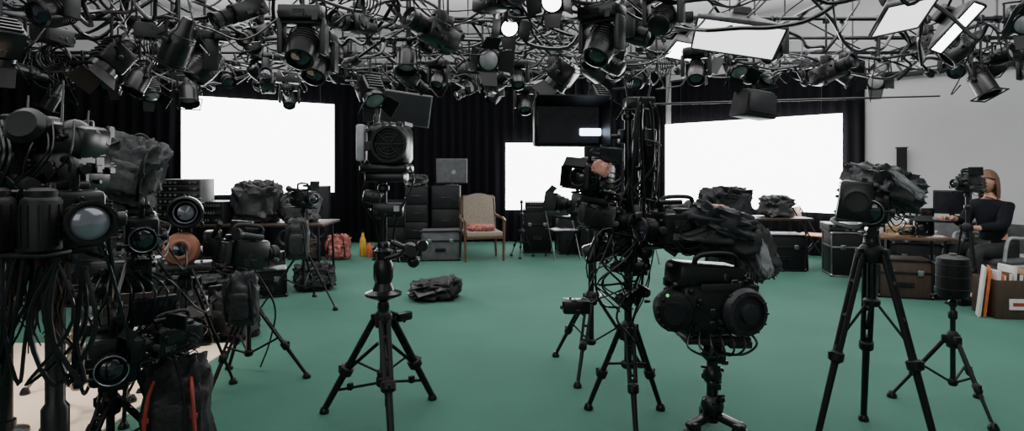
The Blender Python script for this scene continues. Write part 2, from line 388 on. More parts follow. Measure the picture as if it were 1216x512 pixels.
# ------------------------------------------------------------ CEILING GRID
GZ=2.95
pipes_y=[4.4,5.2,6.1,7.0,7.9,8.7]
def xr(y):
    l=-9.0 if y<7.0 else -3.2-2.04*(11.2-y)/1.4+0.35
    r=8.7 if y<4.9 else 3.0+(11.5-y)*6.0/6.6-0.35
    return max(l,-.93*y-.6),min(r,.93*y+.6)
for y in pipes_y:
    a,b_=xr(y); mb=MB(); mb.cyl((a-0,y,GZ),(b_,y,GZ),.024,seg=12)
    for k in range(5):
        x=a+(b_-a)*(k+.5)/5; mb.cyl((x,y,GZ),(x,y,H),.010,seg=8); mb.lathe([(.05,0),(.05,.02)],(x,y,H-.02)); mb.lathe([(.034,-.03),(.034,.03)],(x,y,GZ),(1,0,0),10)
    tag(mb.fin('lighting_pipe','dmetal'),'long black steel pipe of the ceiling lighting grid','pipe','pipes of the ceiling lighting grid')
for x in(-5.2,-3.0,-1.2,1.2,3.0,5.2):
    y1=8.9
    if x<-4.5 : y1=8.4
    if x>4.5: y1=8.2
    mb=MB(); mb.cyl((x,4.0,GZ+.048),(x,y1,GZ+.048),.024,seg=12)
    tag(mb.fin('lighting_pipe','dmetal'),'black steel cross pipe clamped above the lighting grid','pipe','pipes of the ceiling lighting grid')

def clamp(g,drop):
    mb=MB(); mb.box((0,0,-.01),(.05,.05,.09),bev=.008).lathe([(.02,0),(.02,.04)],(.02,0,0),(1,0,0),10)
    mb.cyl((0,0,-.03),(0,0,-.12-drop),.012,seg=10); mb.fin('pipe_clamp','dmetal',g)
def yoke(g,z,w,hh,ax=0):
    mb=MB(); mb.tube([(-w,0,z-hh),(-w,0,z-.03),(-w*.9,0,z),(w*.9,0,z),(w,0,z-.03),(w,0,z-hh)],.011,6)
    for sx in(-1,1): mb.lathe([(.025,0),(.025,.015),(.015,.025)],(sx*w,0,z-hh),(sx,0,0),12)
    mb.fin('yoke','matte',g)
GRP='lamps hanging from the ceiling lighting grid'
def fresnel(drop,tilt,lit,seed):
    g=thing('stage_lamp','black fresnel stage lamp with barn doors clamped to a ceiling pipe','lamp',group=GRP); rn=random.Random(seed)
    clamp(g,drop); z=-.1-drop; yoke(g,z,.15,.2)
    C=Vector((0,0,z-.2)); E=(tilt,0,0)
    mb=MB(); mb.box((0,.02,0),(.24,.24,.25),bev=.03).lathe([(.12,0),(.125,.06),(.11,.065)],(0,-.1,0),(0,-1,0),24)
    for k in range(5): mb.box((0,-.06+k*.04,.13),(.18,.014,.03))
    for k in range(4): mb.box((0,.145,-.08+k*.05),(.18,.02,.014))
    mb.greeb((0,.02,0),(.24,.24,.25),8,rn,.22); mb.fin('lamp_housing','black',g,loc=C,rot=E)
    mb=MB(); mb.lathe([(.108,0),(.1,.012),(.05,.03),(0,.035)],(0,-.155,0),(0,-1,0),24); mb.fin('lamp_lens','lampon' if lit else 'frost',g,loc=C,rot=E)
    for k in range(4):
        a=k*pi/2; mb=MB(); mb.box((0,0,.08),(.2,.004,.16),taper=1.25 if k%2 else .8)
        mb.cyl((-.1,0,0),(.1,0,0),.006,seg=6)
        o=mb.fin('barn_door','matte',g)
        o.matrix_local=Matrix.Translation(C)@Euler(E).to_matrix().to_4x4()@Matrix.Rotation(a,4,'Y')@Matrix.Translation((0,-.165,.12))@Matrix.Rotation(rn.uniform(.35,1.2),4,'X')
    mb=MB(); mb.tube([C+Vector((.05,.12,0)),C+Vector((.1,.25,.0)),C+Vector((.16,.15,.2)),Vector((.05,.02,-.03))],.006,6); mb.fin('power_lead','black',g)
    return g
def parcan(drop,tilt,seed):
    g=thing('par_lamp','black par can lamp on a yoke under a ceiling pipe','lamp',group=GRP)
    clamp(g,drop); z=-.1-drop; yoke(g,z,.115,.17); C=Vector((0,0,z-.17)); E=(tilt,0,0)
    mb=MB(); mb.lathe([(.04,-.2),(.05,-.18),(.06,-.1),(.095,-.04),(.1,0),(.1,.15),(.108,.15),(.108,.17),(.095,.17),(.092,.1)],(0,0,0),(0,-1,0),24)
    for k in range(3): mb.tor((0,.02+.02*k,0),.095,.004,(0,1,0))
    mb.fin('lamp_housing','black',g,loc=C,rot=E)
    mb=MB(); mb.lathe([(.092,0),(.06,.02),(0,.028)],(0,-.1,0),(0,-1,0),24); mb.fin('lamp_lens','frost',g,loc=C,rot=E)
    mb=MB(); 
    for sx,sz in((-1,0),(1,0),(0,1),(0,-1)): mb.box((sx*.115,-.17,sz*.115),(.01 if sx else .24,.012,.01 if sz else .24),bev=.002)
    mb.fin('filter_frame','matte',g,loc=C,rot=E)
    mb=MB(); mb.tube([C+Vector((0,.18,-.02)),C+Vector((.05,.3,-.1)),C+Vector((.12,.22,.15)),Vector((.04,.05,-.02))],.006,6); mb.fin('power_lead','black',g)
    return g
def movehead(drop,tilt,seed):
    rn=random.Random(seed); g=thing('moving_head_lamp','black motorised moving head lamp hanging upside down','lamp',group=GRP)
    clamp(g,drop); z=-.1-drop
    mb=MB(); mb.box((0,0,z-.04),(.3,.22,.1),bev=.015); mb.greeb((0,0,z-.04),(.3,.22,.1),14,rn,.4); mb.m(1).box((0,-.112,z-.04),(.08,.004,.03)); mb.fin('lamp_base',['black','screen_off'],g)
    mb=MB()
    for sx in(-1,1): mb.box((sx*.15,0,z-.2),(.045,.12,.26),bev=.018)
    mb.box((0,0,z-.1),(.33,.1,.03),bev=.01); mb.fin('arm','char',g)
    mb=MB(); mb.lathe([(.05,-.16),(.09,-.14),(.11,-.05),(.115,.05),(.1,.14),(.085,.15),(.08,.12)],(0,0,0),(0,-1,0),24)
    for k in range(7): mb.tor((0,-.05+.025*k,0),.113,.004,(0,1,0))
    mb.fin('lamp_housing','black',g,loc=(0,0,z-.27),rot=(tilt,0,0))
    mb=MB(); mb.lathe([(.08,0),(.05,.015),(0,.022)],(0,-.12,0),(0,-1,0),20); mb.fin('lamp_lens','glass',g,loc=(0,0,z-.27),rot=(tilt,0,0))
    return g
def cambox(drop,tilt,seed):
    rn=random.Random(seed); g=thing('hanging_camera','black remote camera with short lens hanging from a ceiling pipe','camera',group='cameras hanging from the ceiling grid')
    clamp(g,drop); z=-.1-drop
    mb=MB(); mb.box((0,0,0),(.17,.3,.16),bev=.02); mb.greeb((0,0,0),(.17,.3,.16),30,rn,.35); mb.tube([(0,-.1,.08),(0,-.1,.13),(0,.1,.13),(0,.1,.08)],.01); mb.fin('camera_body','black',g,loc=(0,0,z-.14),rot=(tilt,0,0))
    mb=MB(); mb.lathe([(.05,0),(.055,.04),(.07,.045),(.07,.1),(.06,.105),(.078,.17),(.07,.17),(.06,.15)],(0,-.14,0),(0,-1,0),22); mb.fin('lens','matte',g,loc=(0,0,z-.14),rot=(tilt,0,0))
    mb=MB(); mb.lathe([(.06,0),(.03,.012),(0,.015)],(0,-.29,0),(0,-1,0),20); mb.fin('lens_glass','glass',g,loc=(0,0,z-.14),rot=(tilt,0,0))
    mb=MB(); mb.box((0,0,z-.0),(.1,.08,.1),bev=.01); mb.fin('pan_mount','char',g)
    return g
def ballast(drop,seed):
    rn=random.Random(seed); g=thing('power_box','black power distribution box with coiled cable hung on a pipe','power box',group='power boxes on the ceiling grid')
    clamp(g,drop); z=-.1-drop
    mb=MB(); mb.box((0,0,z-.07),(.34,.16,.14),bev=.012); mb.greeb((0,0,z-.07),(.34,.16,.14),18,rn,.4)
    mb.m(1).box((.1,-.083,z-.05),(.03,.004,.02)); mb.fin('box_body',['char','lgrey'],g)
    mb=MB()
    for k in range(5): 
        mb.tor((-.06+.012*k,.0,z-.22-.01*k),.09+.008*k,.007,(1,.15*k-.3,.1),20,6)
    mb.fin('cable_coil','black',g)
    mb=MB(); mb.tube([(.12,-.07,z-.1),(.2,-.12,z-.26),(.26,0,z-.2),(.15,.05,z-.02)],.009); mb.fin('power_lead','black',g)
    return g
def longarm(drop,seed):
    rn=random.Random(seed); g=thing('monitor_arm','long jointed black arm with knobs and a clamp under a pipe','lamp arm',group='jointed arms under the ceiling grid')
    clamp(g,drop); z=-.12-drop
    mb=MB(); mb.sph((0,0,z),.035).cyl((0,0,z),(.36,-.05,z+.06),.016).sph((.36,-.05,z+.06),.032).cyl((.36,-.05,z+.06),(.62,.02,z-.1),.014).box((.64,.02,z-.12),(.1,.06,.07),(0,.5,0),bev=.012).cyl((0,0,z),(-.3,.04,z+.03),.016).box((-.32,.04,z+.02),(.13,.09,.1),bev=.018)
    mb.lathe([(.022,0),(.025,.03),(.015,.04)],(0,-.03,z),(0,-1,0),12).lathe([(.022,0),(.025,.03),(.015,.04)],(.36,-.08,z+.06),(0,-1,0),12); mb.greeb((.15,-.02,z+.02),(.5,.05,.05),14,rn,.7); mb.fin('jointed_arm','black',g)
    mb=MB(); mb.tube([(-.3,.0,z),(-.15,-.04,z-.12),(.1,-.05,z-.03),(.3,-.08,z-.1),(.6,0,z-.1)],.007); mb.fin('power_lead','black',g)
    return g
protos=[]
for i in range(3): protos.append(fresnel((0,.14,.3)[i],(.5,.15,.9)[i],False,i))
for i in range(3): protos.append(parcan((.02,.2,.34)[i],(.7,-.2,1.1)[i],i+5))
for i in range(3): protos.append(movehead((0,.12,.25)[i],(.4,-.6,.9)[i],i+9))
for i in range(3): protos.append(cambox((.03,.18,.33)[i],(.1,.5,-.3)[i],i+14))
for i in range(2): protos.append(ballast((.0,.2)[i],i+20))
for i in range(3): protos.append(longarm((.0,.15,.3)[i],i+25))
litp=fresnel(.1,.5,True,33)
used=set()
def put(p,x,y,rz,s,z=GZ):
    if p.name in used: return dup(p,(x,y,z),(0,0,rz),s)
    used.add(p.name); p.location=(x,y,z); p.rotation_euler=(0,0,rz); p.scale=(s,)*3; return p
rr=random.Random(42)
for y in pipes_y:
    a,b_=xr(y); x=a+.5; last=None
    while x<b_-.35:
        skip=False
        if y<5.5 and 1.5<x<3.2: skip=True
        if y<6.5 and 2.9<x<4.2: skip=True
        if y<7.5 and x<-.62*y and rr.random()<.5: skip=True
        if y>6.5 and x>1.9 and rr.random()<.5: skip=True
        if y>8.2 and (x>1.5 or rr.random()<.3): skip=True
        if x<-4.8 and rr.random()<.35: skip=True
        if 7.5<y<8.2 and -1.9<x<-1.0: skip=True
        if not skip:
            p=rr.choice(protos)
            while p is last: p=rr.choice(protos)
            last=p
            s=rr.uniform(.78,1.05) if y>5 else rr.uniform(.85,1.08)
            put(p,x,y,rr.uniform(-2.6,2.6) if rr.random()<.5 else rr.uniform(-.8,.8),s)
        x+=rr.uniform(.36,.52)
for (x,y,rz) in((-.05,5.2,.3),(.32,4.4,-.3),(.95,6.1,.2)): put(litp,x,y,rz,.7)
for (x,y,s,rz,p) in((-4.15,6.1,1.0,.3,8),(-3.85,6.1,1.0,-.5,5),(-2.9,7.0,.95,.3,11),(-2.45,7.0,.95,.2,15),(-1.9,7.0,.9,.7,16),(3.25,6.1,1.0,.5,11),(3.8,6.1,1.0,.2,16),(4.85,6.1,1.05,.4,5),
    (-2.2,5.2,1.0,.4,16),(-.9,5.2,1.0,2.6,16),(.5,6.1,1.0,.3,15),(1.2,5.2,1.0,2.9,15),(-3.0,5.2,1.0,.1,15),(-.2,7.0,.95,.6,11)):
    dup(protos[p],(x,y,GZ),(0,0,rz),s)

# ceiling cables: loose tangle
for k in range(215):
    y=rr.choice(pipes_y[:5] if k%3 else pipes_y); a,b_=xr(y)
    if k%2: x=max(a,min(b_-.3,rr.gauss(-.6,1.8)))
    else: x=rr.uniform(a,b_-.3)
    y2=min(8.7,max(4.4,y+rr.choice((-.9,0,0,.9)))); 
    y2=min(pipes_y,key=lambda q:abs(q-y2)); a2,b2=xr(y2)
    x2=min(b2-.1,max(a2+.1,x+rr.choice((-1,1))*rr.uniform(.3,1.9)))
    sag=rr.uniform(.08,.62); mb=MB(); P=[]; w=rr.choice((.03,.06,.11))
    for t in range(8):
        u=t/7; P.append((x+(x2-x)*u+rr.uniform(-w,w),y+(y2-y)*u+rr.uniform(-.05,.05),GZ-.02-sag*4*u*(1-u)*.8+(rr.uniform(-w,w) if 0<t<7 else 0)))
    mb.tube(P,rr.choice((.006,.008,.011,.015,.018)),6,4)
    tag(mb.fin('cable','black'),'black power cable sagging between ceiling grid pipes','cable','cables strung across the lighting grid')
for P,r in (([(-6.9,7.9,2.95),(-6.0,7.0,2.75),(-5,6.1,2.62),(-4,5.6,2.7),(-3.3,5.2,2.95)],.009),([(-7.0,7.9,2.95),(-5.8,7.2,2.6),(-4.6,6.4,2.5),(-3.2,6.1,2.93)],.008),
            ([(-6.8,7.9,2.97),(-5.6,7.9,2.7),(-4.4,7.9,2.75),(-3.2,7.9,2.95)],.01),([(3.0,6.1,2.95),(3.9,6.3,2.6),(4.8,6.6,2.5),(5.9,7.0,2.95)],.009),([(2.8,7.0,2.95),(4.0,7.1,2.55),(5.2,7.05,2.65),(6.2,7.0,2.95)],.009)):
    mb=MB(); mb.tube(P,r,6,8); tag(mb.fin('cable','black'),'long thin black cable slung under the ceiling grid','cable','cables strung across the lighting grid')

def softbox(label,x,y,z,w,d,rot,lit='lampdim'):
    g=thing('softbox',label,'softbox lamp',loc=(x,y,z),rot=rot)
    mb=MB(); mb.box((0,0,-.0),(w,d,.02),bev=.004); mb.fin('diffuser_panel',lit,g)
    mb=MB(); t=.018
    for sx in(-1,1): mb.box((sx*w/2,0,0),(t,d,.04),bev=.003)
    for sy in(-1,1): mb.box((0,sy*d/2,0),(w,t,.04),bev=.003)
    mb.fin('panel_frame','dmetal',g)
    mb=MB(); V=[(-w/2,-d/2,.02),(w/2,-d/2,.02),(w/2,d/2,.02),(-w/2,d/2,.02)]
    b1=[mb.bm.verts.new(v) for v in V]; b2=[mb.bm.verts.new((v[0]*.3,v[1]*.3,.2)) for v in V]
    for i in range(4): j=(i+1)%4; mb._f([b1[i],b1[j],b2[j],b2[i]])
    mb._f(b2); mb.box((0,0,.24),(.16,.16,.1),bev=.02); mb.fin('softbox_shell','matte',g,smooth=False)
    e=Euler(rot).to_matrix()
    mb=MB(); inv=e.inverted(); top=inv@(Vector((0,0,GZ+.04-z))); mb.cyl((0,0,.26),top,.012,seg=8); mb.fin('hanging_rod','dmetal',g)
softbox('large white softbox panel with dark frame tilted under the grid',1.98,5.2,2.55,.72,.5,(-.36,.2,-.25),'lampdim')
softbox('small white lit softbox hanging under the grid',1.78,6.1,2.62,.34,.26,(-.5,.1,.3),'lampon')
softbox('white softbox panel with dark edges under the grid',3.45,5.2,2.74,.42,.42,(-.45,-.2,-.1),'lampdim')
softbox('narrow lit strip lamp hanging near the softboxes',3.92,5.2,2.64,.12,.5,(-.8,.3,.1),'lampon')
g=thing('hanging_monitor','flat monitor tilted down under the grid greyed as if faintly lit','monitor',loc=(-1.42,7.9,2.2),rot=(.2,.12,.25))
mb=MB(); mb.box((0,0,0),(.66,.05,.44),bev=.01); mb.fin('monitor_housing','grey',g)  # dark monitor coloured lighter grey to imitate faint light on it
mb=MB(); mb.box((0,-.028,0),(.62,.004,.4)); mb.fin('monitor_screen','char',g)
mb=MB(); mb.cyl((0,.04,.1),(-.08,.16,.72),.014); mb.box((0,.04,.08),(.12,.04,.12),bev=.005); mb.fin('hanging_rod','dmetal',g)
g=thing('loudspeaker','dark grey wedge loudspeaker hanging on a rod','loudspeaker',loc=(2.5,6.1,2.06),rz=.35)
mb=MB(); mb.box((0,0,0),(.42,.26,.28),(0,.1,0),bev=.03,taper=.85); mb.m(1).box((0,-.13,0),(.34,.02,.2),(0,.1,0),bev=.004); mb.fin('cabinet',['matte','char'],g)
mb=MB(); mb.cyl((0,0,.1),(0,0,.89),.012).box((0,0,.14),(.1,.1,.03)); mb.fin('hanging_rod','dmetal',g)
g=thing('boom_pole','long thin black boom pole slung level below the grid','pole',loc=(2.6,6.45,2.1))
mb=MB(); mb.cyl((-1.1,0,0),(1.3,-.2,.05),.012).cyl((1.3,-.2,.05),(1.9,-.25,.06),.009); mb.fin('pole','black',g)
for x,y in((-.9,0),(1.2,-.2)):
    mb=MB(); mb.cyl((x,y,0),(x,-.35,.85),.005,seg=6); mb.fin('hanging_wire','dmetal',g)

# ------------------------------------------------------------ A: central light stand
g=tripod('black three-legged light stand with twin-rail legs on green carpet',(-.72,3.3,0),.56,.36,1.32,rz=.85,name='light_stand',leg_r=.024,cr=.02,hub=.05)
for k in range(3):
    a=2*pi*k/3; c,s_=math.cos(a),math.sin(a); mb=MB()
    mb.cyl((c*.02,s_*.02,.2),(c*.27,s_*.27,.14),.008).box((c*.2,s_*.2,.165),(.03,.03,.04),(0,0,a),bev=.005).cyl((c*.03,s_*.03,.42),(c*.2,s_*.2,.27),.01); mb.fin('lower_brace','matte',g)
mb=MB(); mb.lathe([(.03,.0),(.04,.01),(.04,.05),(.03,.06)],(0,0,.18)); mb.fin('brace_collar','matte',g)
mb=MB(); mb.lathe([(.03,0),(.05,.01),(.1,.03),(.1,.045),(.06,.06),(.045,.1),(.055,.13),(.055,.2),(.04,.23),(.05,.25),(.05,.28),(.03,.3)],(0,0,.66),seg=28); mb.fin('brake_knob','black',g)
mb=MB(); mb.lathe([(.03,0),(.035,.02),(.03,.05)],(0,0,.6)).cyl((0,0,.61),(.12,-.02,.55),.012).box((.13,-.02,.55),(.1,.04,.05),bev=.012); mb.greeb((.08,-.02,.55),(.1,.04,.05),6,R,.4); mb.fin('tension_lever','black',g)
g=thing('video_lamp_head','black box shaped studio lamp head on top of a light stand','lamp',loc=(-.70,3.3,1.33),rz=-.1)
mb=MB(); mb.box((.02,0,.2),(.22,.2,.22),bev=.035).box((0,0,.07),(.27,.16,.05),bev=.015).box((0,0,.02),(.22,.12,.05),bev=.01); mb.greeb((0,0,.2),(.24,.2,.22),24,R,.22)
for k in range(6): mb.box((-.08+k*.04,-.0,.315),(.012,.16,.02))
mb.fin('lamp_housing','black',g)
mb=MB(); mb.lathe([(.09,0),(.1,.02),(.1,.05),(.085,.05),(.08,.03)],(.055,-.1,.2),(0,-1,0),28)
for k in range(4): mb.tor((.055,-.145,.2),.02+.018*k,.0025,(0,1,0))
for k in range(8):
    a=k*pi/4; mb.cyl((.055,-.145,.2),(.055+.085*math.cos(a),-.145,.2+.085*math.sin(a)),.0025,seg=6)
mb.fin('fan_grille','matte',g)
mb=MB(); mb.box((-.125,-.05,.21),(.045,.12,.2),(0,0,.15),bev=.01); mb.fin('side_panel','lgrey',g)
mb=MB(); mb.box((-.06,0,.34),(.03,.02,.06),bev=.003).cyl((-.06,0,.3),(-.06,0,.4),.008); mb.fin('antenna','dmetal',g)
mb=MB(); mb.tube([(.12,0,.1),(.16,-.03,0),(.1,-.06,-.15),(.05,-.04,-.3),(.08,-.03,-.45)],.006); mb.fin('power_lead','black',g)
mb=MB(); mb.tube([(-.1,0,.08),(-.13,-.04,-.1),(-.04,-.06,-.25),(-.03,-.03,-.5)],.005); mb.fin('power_lead','black',g)
g=thing('clamp_arm','small black clamp arm with round knobs on a stand pole','clamp arm',loc=(-.68,3.26,.92))
mb=MB(); mb.tube([(-.02,0,-.02),(.05,-.02,0),(.1,-.03,.03)],.014).lathe([(.04,0),(.045,.02),(.045,.06),(.03,.08)],(.12,-.02,.03),(.2,-1,.1)).lathe([(.03,0),(.03,.06)],(.19,-.02,.06),(.1,-1,0)).sph((.14,-.03,-.03),.035).box((.07,0,.05),(.12,.05,.03),(0,.4,0),bev=.008); mb.greeb((.12,-.02,.02),(.1,.06,.08),10,R,.4); mb.fin('arm','black',g)
g=thing('battery_pack','black battery pack clamped on a light stand pole','battery',loc=(-.72,3.28,1.12))
mb=MB(); mb.box((.04,-.03,.05),(.16,.06,.08),bev=.01).box((-.05,-.02,.12),(.1,.07,.07),(0,.2,0),bev=.012); mb.greeb((0.03,-.03,.07),(.2,.07,.14),18,R,.3)
mb.m(1).box((.09,-.065,.06),(.03,.004,.03)); mb.fin('pack_body',['black','lgrey'],g)

# ------------------------------------------------------------ B: right tripod + camera
g=tripod('tall black camera tripod with twin-tube legs on green carpet',(1.83,3.0,0),.97,.3,1.03,rz=1.15,leg_r=.021,cr=.022,hub=.06)
add_head(g,1.0,.8,False)
g=add_camera(None,loc=(1.85,3.0,1.125),rot=(.12,.1,-.7),s=.88,seed=5,lens=.11,lr=.062,matte=False,mon=False,top_level='black camera with wide lens hood on a tall tripod')
g=thing('rain_cover','crumpled black and grey cover over a camera','cover',loc=(1.88,3.0,1.27),rot=(0,.3,.2))
mb=MB(); mb.blob((0.0,0,.03),(.34,.26,.2),amp=.3,seed=4,fr=4.5,nu=60,nv=36,flat=False); mb.fin('cover_cloth','fabd',g,ang=60)
mb=MB(); mb.blob((.02,-.12,.05),(.22,.04,.05),(0,.3,0),amp=.35,seed=9,fr=6,flat=False); mb.fin('pale_flap','fabl',g,ang=60)
g=thing('dark_visor','square black visor box fixed beside the tripod camera','visor',loc=(1.72,2.95,1.14),rz=-.5)
mb=MB(); mb.box((0,0,.1),(.17,.2,.2),(0,.1,0),bev=.02,taper=.85); mb.greeb((0,0,.1),(.17,.2,.19),16,R,.25); mb.fin('visor_body','black',g)
mb=MB(); mb.lathe([(.06,0),(.062,.03),(.05,.035),(.05,.015)],(0,-.1,.1),(0,-1,0),24); mb.fin('visor_ring','char',g)
g=thing('strap','pale grey strap and grip hanging at a tripod head','strap',loc=(1.66,2.95,1.12))
mb=MB(); mb.tube([(.14,0,.02),(.05,-.03,-.01),(-.02,-.03,0.0),(-.07,-.02,.02),(-.02,-.0,.035),(.1,.0,.03)],.009,8); mb.fin('strap_band','fabl',g)

# ------------------------------------------------------------ C: small right stand
g=tripod('small black stand with folding legs on green carpet',(2.58,3.45,0),.4,.3,.64,rz=.5,name='speaker_stand',leg_r=.012,double=False,cr=.014,hub=.035)
g=thing('cylinder_speaker','black rounded cylinder speaker on a stand','speaker',loc=(2.58,3.45,.64))
mb=MB(); mb.lathe([(.03,0),(.07,.005),(.082,.03),(.085,.06),(.085,.2),(.08,.235),(.05,.25),(.0,.252)],(0,0,0),seg=32)
for k in range(3): mb.tor((0,0,.06+.07*k),.0855,.002,(0,0,1),32,6)
mb.fin('speaker_body','matte',g)
mb=MB(); mb.lathe([(.02,0),(.02,.012)],(0,0,.25)); mb.fin('control_knob','grey',g)

# ------------------------------------------------------------ left-middle tripods
tripod('black tripod with spread legs beside the gear table',(-1.72,3.85,0),.5,.36,.72,rz=.25,leg_r=.015,cr=.016)
add_camera(None,loc=(-1.74,3.85,.74),rot=(.15,0,2.7),s=1.05,seed=8,lens=.1,lr=.05,matte=False,top_level='black video camera seen from behind on a low tripod')
bag('black shoulder bag hanging over a tripod camera',(-1.70,3.70,.42),(.2,.12,.34),.2,seed=3)
tripod('slim black stand holding a small platform',(-2.0,3.6,0),.7,.3,.76,rz=.9,leg_r=.012,double=False,name='light_stand',cr=.015)
g=thing('ring_lens_light','round black lens shaped lamp above a tan ring camera','lamp',loc=(-1.99,3.6,.77),rz=.35)
mb=MB(); mb.box((0,0,.03),(.3,.2,.05),bev=.02).box((0,.02,.0),(.2,.14,.03),bev=.01); mb.greeb((0,0,.03),(.3,.2,.05),14,R,.5); mb.fin('platform','char',g)
mb=MB(); mb.lathe([(.085,0),(.1,.02),(.105,.06),(.09,.1),(.06,.11)],(-.02,.03,.13),(0,-1,.15),28); mb.tor((-.02,-.08,.145),.05,.014,(0,-1,.15)); mb.m(1).lathe([(.045,0),(.02,.008),(0,.01)],(-.02,-.085,.145),(0,-1,.15)); mb.fin('tan_ring',['tan','glass'],g,label='tan rubber ring camera')
mb=MB(); mb.lathe([(.07,-.1),(.085,-.05),(.09,0),(.1,.01),(.1,.06),(.088,.065),(.08,.04),(.05,.0)],(0,.0,.36),(0,-1,.05),32)
mb.cyl((0,.03,.22),(0,.03,.3),.03); mb.greeb((0,.06,.34),(.16,.12,.2),16,R,.3); mb.fin('lens_barrel','black',g)
mb=MB(); mb.lathe([(.05,0),(.045,.01),(.0,.02)],(0,-.005,.36),(0,-1,.05),28).tor((0,-.03,.362),.065,.005,(0,-1,.05)); mb.fin('lens_glass','silverglass',g)
mb=MB(); mb.box((.14,.04,.16),(.1,.12,.16),bev=.015).cyl((.14,0,.2),(.2,-.1,.3),.015); mb.greeb((.14,.04,.16),(.1,.12,.16),12,R,.3); mb.fin('recorder','black',g)
tripod('thin black stand with a leg stretched along the carpet',(-2.12,6.0,0),.55,.42,1.0,rz=-.45,leg_r=.012,double=False,cr=.014)
add_camera(None,loc=(-2.12,6.0,1.0),rot=(0,0,.9),s=.9,seed=21,lens=.1,matte=False,top_level='compact black camera on a thin stand')
bag('black bag slung on the side of a thin stand',(-2.13,5.85,.5),(.22,.16,.42),.2,seed=31)

# ------------------------------------------------------------ left: pedestal camera rig
g=thing('camera_pedestal','slim black studio pedestal with round column','pedestal',loc=(-1.72,2.22,0))
mb=MB(); mb.lathe([(.045,.1),(.045,.5),(.032,.52),(.032,.99),(.06,1.01),(.07,1.08)],(0,0,0),seg=24); mb.fin('column','black',g)
mb=MB(); mb.tor((0,0,.93),.11,.010,(0,0,1),28)
for k in range(3):
    a=2*pi*k/3+.3; mb.cyl((.03*math.cos(a),.03*math.sin(a),.93),(.11*math.cos(a),.11*math.sin(a),.93),.007)
mb.fin('steering_ring','char',g)
for k in range(3):
    a=2*pi*k/3; c,s_=math.cos(a),math.sin(a); mb=MB(); mb.box((c*.2,s_*.2,.12),(.36,.09,.05),(0,0,a),bev=.015).box((c*.34,s_*.34,.07),(.1,.08,.12),(0,0,a),bev=.02).lathe([(.04,-.02),(.045,0),(.04,.02)],(c*.36,s_*.36,.045),(-s_,c,0),16); mb.fin('wheel_base','matte',g)
add_camera(None,loc=(-1.66,2.2,1.09),rot=(0,0,.85),s=1.25,seed=12,lens=.15,lr=.052,matte=False,mon=False,top_level='large black studio camera with a broad silver rimmed lens',glass='silverglass')
g=thing('gear_stack','stack of black camera units knobs and antennas above a studio camera','camera gear',loc=(-1.83,2.34,1.33))
mb=MB(); mb.box((0,0,.06),(.34,.24,.16),bev=.03).box((.1,-.02,.18),(.2,.2,.13),(0,.15,.1),bev=.03).box((-.08,0,.2),(.16,.2,.16),bev=.03).sph((.14,-.06,.2),.06).lathe([(.05,0),(.07,.03),(.07,.1),(.05,.12)],(.02,-.08,.2),(0.2,-1,.3)); mb.greeb((0,0,.12),(.36,.26,.26),90,R,.22); mb.fin('unit_housing','black',g)
for x,h in((-.1,.36),(.04,.42),(.14,.3)):
    mb=MB(); mb.cyl((x,0,.2),(x+.01,0,h),.006,.003,seg=8); mb.fin('antenna','grey',g)
mb=MB()
for k in range(14):
    a=R.uniform(-.18,.18); mb.tube([(a,-.1,.25),(a+R.uniform(-.1,.12),-.2,.12),(a+R.uniform(-.1,.15),-.18,-.05),(a+R.uniform(-.05,.1),-.14,-.2)],R.choice((.004,.006,.008)))
mb.fin('cable_loop','black',g)
def cylspk(x,y,z):
    g=thing('lens_canister','ribbed dark grey cylindrical lens canister','canister',loc=(x,y,z),group='lens canisters')
    mb=MB(); mb.lathe([(.05,0),(.058,.008),(.058,.17),(.052,.18),(.045,.185)],(0,0,0),seg=26)
    for k in range(12):
        a=k*pi/6; mb.box((.058*math.cos(a),.058*math.sin(a),.09),(.006,.004,.14),(0,0,a))
    mb.fin('canister_body','matte',g)
    mb=MB(); mb.lathe([(.045,0),(.045,.02),(.03,.03)],(0,0,.185)); mb.fin('canister_cap','matte',g)
g=thing('accessory_bracket','flat black shelf bracket at the side of a studio camera','bracket',loc=(-1.66,2.0,1.12))
mb=MB(); mb.box((-.03,0,-.01),(.3,.13,.015),bev=.004).box((-.06,.1,-.04),(.04,.2,.06),bev=.006); mb.fin('shelf','matte',g)
cylspk(-1.58,1.98,1.12); cylspk(-1.74,1.98,1.12)
g=thing('hanging_fringe','dark brown hair-like fringe and cables hanging below a camera','cloth',loc=(-1.70,2.02,1.10))
mb=MB()
for k in range(60):
    x=R.uniform(-.18,.17); y=R.uniform(-.03,.03); L=R.uniform(.16,.34); mb.tube([(x,y,0),(x+R.uniform(-.01,.01),y,-L*.4),(x+R.uniform(-.03,.03),y-.01,-L*.75),(x+R.uniform(-.05,.05),y,-L)],R.choice((.005,.008,.011)),5,3,.002)
mb.fin('fringe_strands','brown',g,ang=70)
mb=MB()
for k in range(9):
    x=R.uniform(-.18,.2); mb.tube([(x,-.05,0),(x+R.uniform(-.08,.08),-.08,-.2),(x+R.uniform(-.1,.12),-.06,-.42),(x+R.uniform(-.05,.12),-.04,-.25),(x+.08,-.04,-.03)],R.choice((.004,.006,.008)))
mb.fin('cable_loop','black',g)
g=thing('upright_post','thick black upright post standing at the cream floor','post',loc=(-2.62,3.05,0.016))
mb=MB(); mb.cyl((0,0,0.02),(0,0,.62),.032).lathe([(.1,0),(.1,.02),(.045,.04),(.045,.08)],(0,0,0)).lathe([(.045,0),(.045,.06)],(0,0,.56)); mb.fin('post','black',g)
mb=MB(); mb.box((0,0,.66),(.09,.07,.1),bev=.015); mb.greeb((0,0,.66),(.09,.07,.1),6,R,.3); mb.fin('post_head','matte',g)

